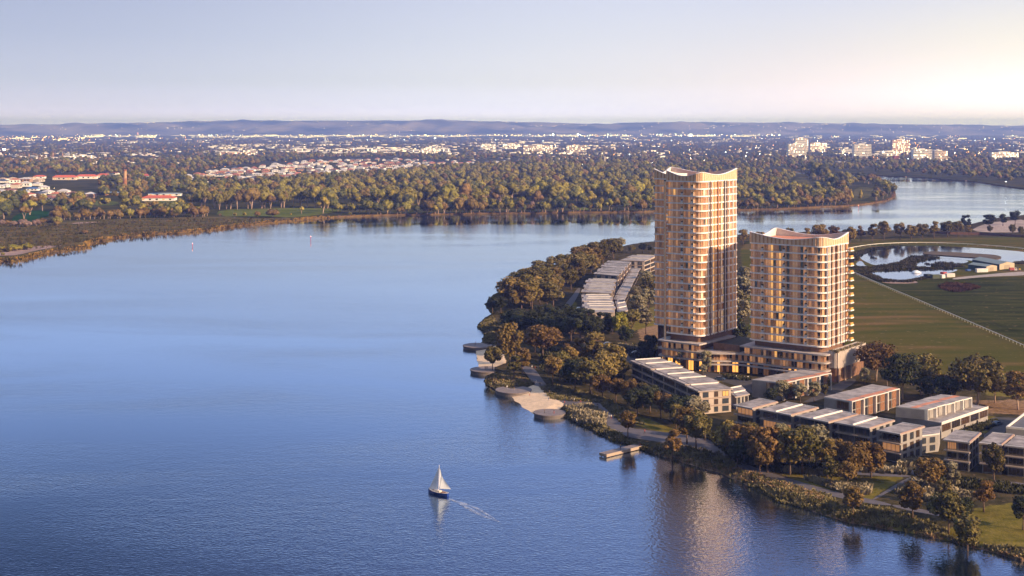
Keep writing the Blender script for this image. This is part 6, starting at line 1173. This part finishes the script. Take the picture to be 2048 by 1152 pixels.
for k, (x0, x1, yb, yt) in enumerate([(700, 745, 305, 296), (640, 700, 311, 305), (745, 790, 306, 300), (560, 640, 303, 298), (430, 470, 309, 303), (588, 612, 309, 303), (820, 838, 306, 300), (875, 900, 304, 297), (660, 695, 304, 298)]): block(f'long white warehouse roof beyond the far estate, {ordinal(k+1)} listed from centre' if 0 else f'long white low warehouse beyond the far estate, {["widest pale gable", "flat one in front", "right of the pale gable", "long low one behind", "left end one", "short one in front of trees", "short right one", "rightmost tall one", "small middle one"][k]}', x0, x1, yb, yt, 1, WW, 'warehouse', 'warehouse', .03, .2, 30., bands=False, group=WG)
# red roofed school like range, hall, long blue roof, chimney
def hall(label, x0, x1, yb, h, rise, wm, rm, depth=14., turn=.06, name='long_hall', cat='hall'):
    a, c = G(x0, yb, 1.9), G(x1, yb, 1.9); wd = math.hypot(*v2(a, c)); t = (math.cos(turn), math.sin(turn)); n_ = (-t[1], t[0]); o = (*a, 1.9); T = thing(name, label, cat, o); b = MB(); b.obox(a, sc2(t, wd), sc2(n_, depth), 1., 1.9+h, wm); b.build('wall', T, o)
    e = 1.; A, B_, C_, D = [ad2(a, sc2(t, s), sc2(n_, d)) for s, d in ((-e, -e), (wd+e, -e), (wd+e, depth+e), (-e, depth+e))]; P, Q = ad2(a, sc2(t, depth*.4), sc2(n_, depth/2)), ad2(a, sc2(t, wd-depth*.4), sc2(n_, depth/2)); z0, z1 = 1.9+h, 1.9+h+rise; b = MB()
    for f in ([(*A, z0), (*B_, z0), (*Q, z1), (*P, z1)], [(*C_, z0), (*D, z0), (*P, z1), (*Q, z1)], [(*B_, z0), (*C_, z0), (*Q, z1)], [(*D, z0), (*A, z0), (*P, z1)]): b.face(f, rm)
    b.build('roof', T, o)
    for k in range(max(2, int(wd/9))):
        b = MB(); q = ad2(a, sc2(t, wd*(k+.25)/max(2, int(wd/9))), sc2(n_, -.06)); b.bipanel(q, ad2(q, sc2(t, 3.2)), 1.9+h*.3, 1.9+h*.75, G_DARK if k % 3 else G_LIT); b.build('window', T, o)
RT = mat('bright_red_tiles', (.55, .12, .055), .8, var=.08, scale=.1)
hall('long red tiled range behind the left suburb', 105, 150, 360, 5.5, 4.2, WC, RT); hall('second part of the red tiled range with white gables', 152, 192, 358, 5.5, 3.8, WALLS[1], RT, turn=.1); hall('right part of the red tiled range nearest the chimney', 194, 216, 355, 5., 3.4, WALLS[1], RT); hall('small white hall with red roof at the end of the tiled range', 212, 236, 350, 5., 3., WALLS[1], RT); hall('red and white gabled hall right of the brick chimney', 268, 300, 356, 5., 3.6, WALLS[1], RT, turn=-.2)
hall('white clubhouse with a broad red roof by the sports field', 281, 347, 402, 4.2, 3.6, WALLS[1], RT, 22.); hall('small white pavilion with red roof left of the clubhouse', 256, 277, 404, 3.6, 2.6, WALLS[1], RT, 12.); hall('long pale blue roofed shed below the brick chimney', 210, 266, 391, 4., 1.6, BRICK, mat('pale_blue_roof', (.40, .50, .58), .6), 20., .12); hall('pale blue flat roof behind the clubhouse', 296, 360, 392, 3.6, .8, WALLS[1], mat('pale_blue_roof', (.4, .5, .58)), 16., .05); hall('small house with red roof at the foot of the far tree belt', 66, 88, 357, 4., 3., WALLS[1], RT)
def stack(label, px, yb, yt, r0, r1, name='brick_chimney', cat='chimney', m=BRICK, m2=BRICKP, cap=True):
    x, y = G(px, yb, 1.9); h = (yb-yt)/scale_at(yb, 1.9); o = (x, y, 1.9); T = thing(name, label, cat, o); b = MB(); b.tube([(x, y, 1.), (x, y, 1.9+h*.62)], [r0, r0*.62+r1*.38 if 0 else r0+(r1-r0)*.62], m, 12); b.build('lower_shaft', T, o); b = MB(); b.tube([(x, y, 1.9+h*.62), (x, y, 1.9+h*.93)], [r0+(r1-r0)*.62, r1], m2, 12); b.build('upper_shaft', T, o)
    if cap: b = MB(); b.tube([(x, y, 1.9+h*.93), (x, y, 1.9+h)], [r1*1.18, r1*1.18], m, 12); b.build('cap', T, o)
stack('tall tapered brick chimney rising from trees on the left plain', 250, 386, 339, 3.6, 2.5); stack('small distant brick stack, leftmost of three on the left plain', 58, 318, 308, 2.6, 2.); stack('small distant brick stack, middle of three on the left plain', 106, 318, 305, 2.6, 2.); stack('small distant brick stack, right of three on the left plain', 125, 317, 306, 2.6, 2.)
stack('pale concrete shaft above the white sheds left of the tall tower', 1209, 334, 311, 2.6, 2.4, 'concrete_shaft', 'tower', mat('pale_concrete', (.5, .45, .42), .8), mat('pale_concrete', (.5, .45, .42)), False); stack('distant airport control tower with a lit red top', 275.5, 274, 264.5, 9., 8., 'control_tower', 'tower', mat('tower_concrete', (.5, .42, .36), .8), mat('tower_red_light', (.6, .3, .25), emit=(1., .35, .25), estr=1.))
for k, (x0, x1, yb) in enumerate([(1190, 1212, 343), (1216, 1240, 342), (1244, 1284, 340), (1120, 1160, 334), (1090, 1118, 331), (1060, 1086, 329)]): hall(f'pale flat shed among trees left of the tall tower, {ordinal(k+1)} of six', x0, x1, yb, 5., 1., WALLS[1], ROOFS['pale grey'], 20., 0., 'pale_shed', 'shed')
# mass of far roofs and walls, and the lights of the evening town
def clustered(x, y, rr): return rr.random() < max(.06, min(1., .45+.42*math.sin(x*.017+y*.31+2)+.4*math.sin(x*.041-y*.52)+.3*math.sin(x*.0063+y*.9)))
def far_boxes(name, n, rows, mats_, seed, roofs=None):
    rg = np.random.default_rng(seed); rr = random.Random(seed); VV = []; QQ = []; MI = []; off = 0
    bx = np.array([(-1, -1, 0), (1, -1, 0), (1, 1, 0), (-1, 1, 0), (-1, -1, 1), (1, -1, 1), (1, 1, 1), (-1, 1, 1)], float)*.5+np.array([0, 0, .5]); qd = np.array([(0, 1, 5, 4), (1, 2, 6, 5), (2, 3, 7, 6), (3, 0, 4, 7), (4, 5, 6, 7)])
    for k in range(n):
        x0, x1, y0, y1, w0, w1, h0, h1, mi_ = rr.choices(rows, [r[-1] for r in rows])[0][:9]; px, py = rr.uniform(x0, x1), rr.uniform(y0, y1)
        if name == 'distant_town' and not clustered(px, py, rr): continue
        if py < 345 and any(inside(c, px, py) for c in CLEAR[:1]): continue
        X, Y = G(px, py, 1.9); a = rr.choice([0, .2, -.3])+rr.uniform(-.1, .1); s = np.array([rr.uniform(w0, w1), rr.uniform(w0, w1)*.6, rr.uniform(h0, h1)]); p = bx*s; c, sn = math.cos(a), math.sin(a); p = np.stack([p[:, 0]*c-p[:, 1]*sn+X, p[:, 0]*sn+p[:, 1]*c+Y, p[:, 2]+1.7], 1); VV.append(p); QQ.append(qd+off); off += 8; m = rr.choice(mi_); MI += [m]*4+[rr.choice(roofs) if roofs else m]
    return tag(link(name, fast_mesh(name, np.concatenate(VV), np.concatenate(QQ), mats_, MI)), kind='stuff')
LITW = mat('glowing_white_wall', (.75, .7, .62), .8, emit=(1., .72, .42), estr=.55); LITB = mat('floodlight_glow_wall', (.8, .75, .65), .8, emit=(1., .78, .45), estr=1.6)  # lamplight on these walls is put in as their own emission
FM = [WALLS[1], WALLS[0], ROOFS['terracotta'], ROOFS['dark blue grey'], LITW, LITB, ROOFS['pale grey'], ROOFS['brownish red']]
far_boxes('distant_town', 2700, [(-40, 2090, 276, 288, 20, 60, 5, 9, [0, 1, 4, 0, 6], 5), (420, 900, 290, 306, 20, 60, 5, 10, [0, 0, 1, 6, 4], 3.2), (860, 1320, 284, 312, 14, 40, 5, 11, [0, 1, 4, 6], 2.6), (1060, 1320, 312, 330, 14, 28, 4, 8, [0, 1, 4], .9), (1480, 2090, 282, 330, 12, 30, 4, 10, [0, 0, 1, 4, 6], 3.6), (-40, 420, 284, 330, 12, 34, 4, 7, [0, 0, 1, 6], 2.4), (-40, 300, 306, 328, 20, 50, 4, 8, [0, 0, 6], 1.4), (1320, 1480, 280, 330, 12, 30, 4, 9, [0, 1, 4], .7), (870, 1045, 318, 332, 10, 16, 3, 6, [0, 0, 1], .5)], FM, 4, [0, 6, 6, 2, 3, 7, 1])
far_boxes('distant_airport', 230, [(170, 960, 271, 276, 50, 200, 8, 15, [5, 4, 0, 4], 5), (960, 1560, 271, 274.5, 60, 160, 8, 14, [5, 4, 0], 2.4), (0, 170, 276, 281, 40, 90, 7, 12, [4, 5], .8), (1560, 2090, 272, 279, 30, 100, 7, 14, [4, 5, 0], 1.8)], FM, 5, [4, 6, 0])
LW, LO, LC = mat('warm_street_lamp', (1, .8, .5), emit=(1., .72, .36), estr=9.), mat('amber_street_lamp', (1, .5, .1), emit=(1., .42, .07), estr=8.), mat('cool_flood_lamp', (.8, .95, 1.), emit=(.82, .95, 1.), estr=16.)
def lights(name, n, rows, seed):
    rr = random.Random(seed); VV = []; QQ = []; MI = []; off = 0; oc = np.array([(1, 0, 0), (0, 1, 0), (-1, 0, 0), (0, -1, 0), (0, 0, 1), (0, 0, -1)], float); tq = np.array([(0, 1, 4), (1, 2, 4), (2, 3, 4), (3, 0, 4), (1, 0, 5), (2, 1, 5), (3, 2, 5), (0, 3, 5)])
    for k in range(n):
        x0, x1, y0, y1, s0, s1, mi_, zz, _ = rr.choices(rows, [r[-1] for r in rows])[0]; px, py = rr.uniform(x0, x1), rr.uniform(y0, y1); X, Y = G(px, py, 1.9)
        if y1-y0 > 14 and not clustered(px+40, py, rr): continue
        if Y > 17900: Y = 17900; X = (px-CX)/F*Y
        r = Y/F*rr.uniform(s0, s1); VV.append(oc*r+np.array([X, Y, 1.9+max(zz, r)+rr.uniform(0, 4)])); QQ.append(tq+off); off += 6; MI += [rr.choice(mi_)]*8
    return tag(link(name, fast_mesh(name, np.concatenate(VV), np.concatenate(QQ), [LW, LO, LC], MI)), kind='stuff')
lights('town_lights', 2300, [(-40, 2090, 268, 284, .28, .62, [0, 0, 1, 0, 2], 8, 5), (150, 1560, 269.5, 274, .3, .8, [0, 0, 2], 10, 3), (960, 1560, 268.5, 273, .4, .9, [2, 0], 14, .5), (0, 180, 274, 284, .3, .75, [1, 1, 0], 8, .9), (-40, 1300, 284, 318, .25, .5, [0, 1, 0], 8, 1.3), (1060, 1480, 280, 330, .28, .6, [0, 1, 1, 0, 2], 9, 1.5), (1480, 2090, 278, 326, .3, .65, [0, 1, 1, 0, 2], 9, 2.8), (1895, 1980, 300, 328, .3, .75, [1, 1, 0, 1], 7, .55), (1788, 1840, 290, 300, .3, .7, [1, 1, 0], 8, .2), (360, 880, 322, 366, .25, .5, [0, 1], 6, .5), (0, 200, 358, 404, .25, .5, [0, 1], 6, .12)], 6)
# lights of the houses on the hills
hv = []; hr2 = random.Random(8)
b = MB()
def hill_z(x, y): i = int(np.clip(np.searchsorted(xs, x), 1, nx-1)); r = int(np.clip((y-17600)/5200*39, 0, 39)); return rows[r][i][2]
hp = []
for cx_, d_, n_, sx_ in ((60, .26, 26, 60), (300, .5, 40, 120), (470, .45, 40, 90), (250, .2, 40, 130), (770, .38, 40, 40), (1030, .4, 26, 30), (1110, .36, 30, 40), (1440, .3, 60, 60), (1620, .33, 70, 50), (1900, .3, 40, 120), (1000, .2, 60, 700), (1700, .18, 60, 350)):
    for k in range(n_):
        d = 17600+5200*max(.05, min(.52, d_+hr2.gauss(0, .05))); px = cx_+hr2.gauss(0, sx_); X = (px-CX)/F*d; hp.append((X, d, hill_z(X, d)))
oc = np.array([(1, 0, 0), (0, 1, 0), (-1, 0, 0), (0, -1, 0), (0, 0, 1), (0, 0, -1)], float); tq = np.array([(0, 1, 4), (1, 2, 4), (2, 3, 4), (3, 0, 4), (1, 0, 5), (2, 1, 5), (3, 2, 5), (0, 3, 5)])
VV = np.concatenate([oc*np.array([hr2.uniform(4, 12), 5, 3.2])+np.array(p)+np.array([0, -4, 3]) for p in hp]); QQ = np.concatenate([tq+6*k for k in range(len(hp))])
tag(link('hillside_houses', fast_mesh('hillside_houses', VV, QQ, [mat('hill_house_wall', (.8, .72, .66), .8, emit=(1., .75, .5), estr=2.6)])), kind='stuff')
def flood(px, yb, h, label, s=1.):
    x, y = G(px, yb, 1.9); o = (x, y, 1.9); T = thing('floodlight_mast', label, 'floodlight', o); b = MB(); b.tube([(x, y, 1), (x, y, 1.9+h)], [.4, .25], W_GREY, 5); b.build('mast', T, o); r = y/F*s; b = MB(); b.box(x, y, r*2.4, r*.8, 1.9+h, 1.9+h+r*1.5, mat('floodlight_glare', (1, 1, 1), emit=(.9, .97, 1.), estr=14.)); b.build('lamp', T, o)
flood(1166, 341, 12, 'brilliant white floodlight mast among trees left of the tall tower', 2.2); flood(1228, 343, 8, 'white floodlight mast by the pale sheds', 1.); flood(1381, 276, 22, 'very bright cool floodlight on the plain behind the tall tower', 2.2); flood(1106, 274, 24, 'left one of two distant cool floodlights above the cream slabs', 1.3); flood(1156, 274, 24, 'right one of two distant cool floodlights above the cream slabs', 1.3); flood(2012, 380, 14, 'green white lamp on the right far shore with a long reflection', .55); flood(870, 281, 18, 'small cool floodlight on the plain over the white warehouses', 1.); flood(1306, 331, 8, 'small cool floodlight just left of the tall tower crown', .9); flood(8, 304, 8, 'large orange white lamp at the left edge of the plain', 1.8)
far_road = PL([(1900, 322), (1935, 326), (1985, 331), (1985, 332.5), (1930, 328)], 2.2); sheet('pale_far_road', far_road, 2.3, mat('pale_road', (.5, .4, .33), .8))  # one even pale tan for the road
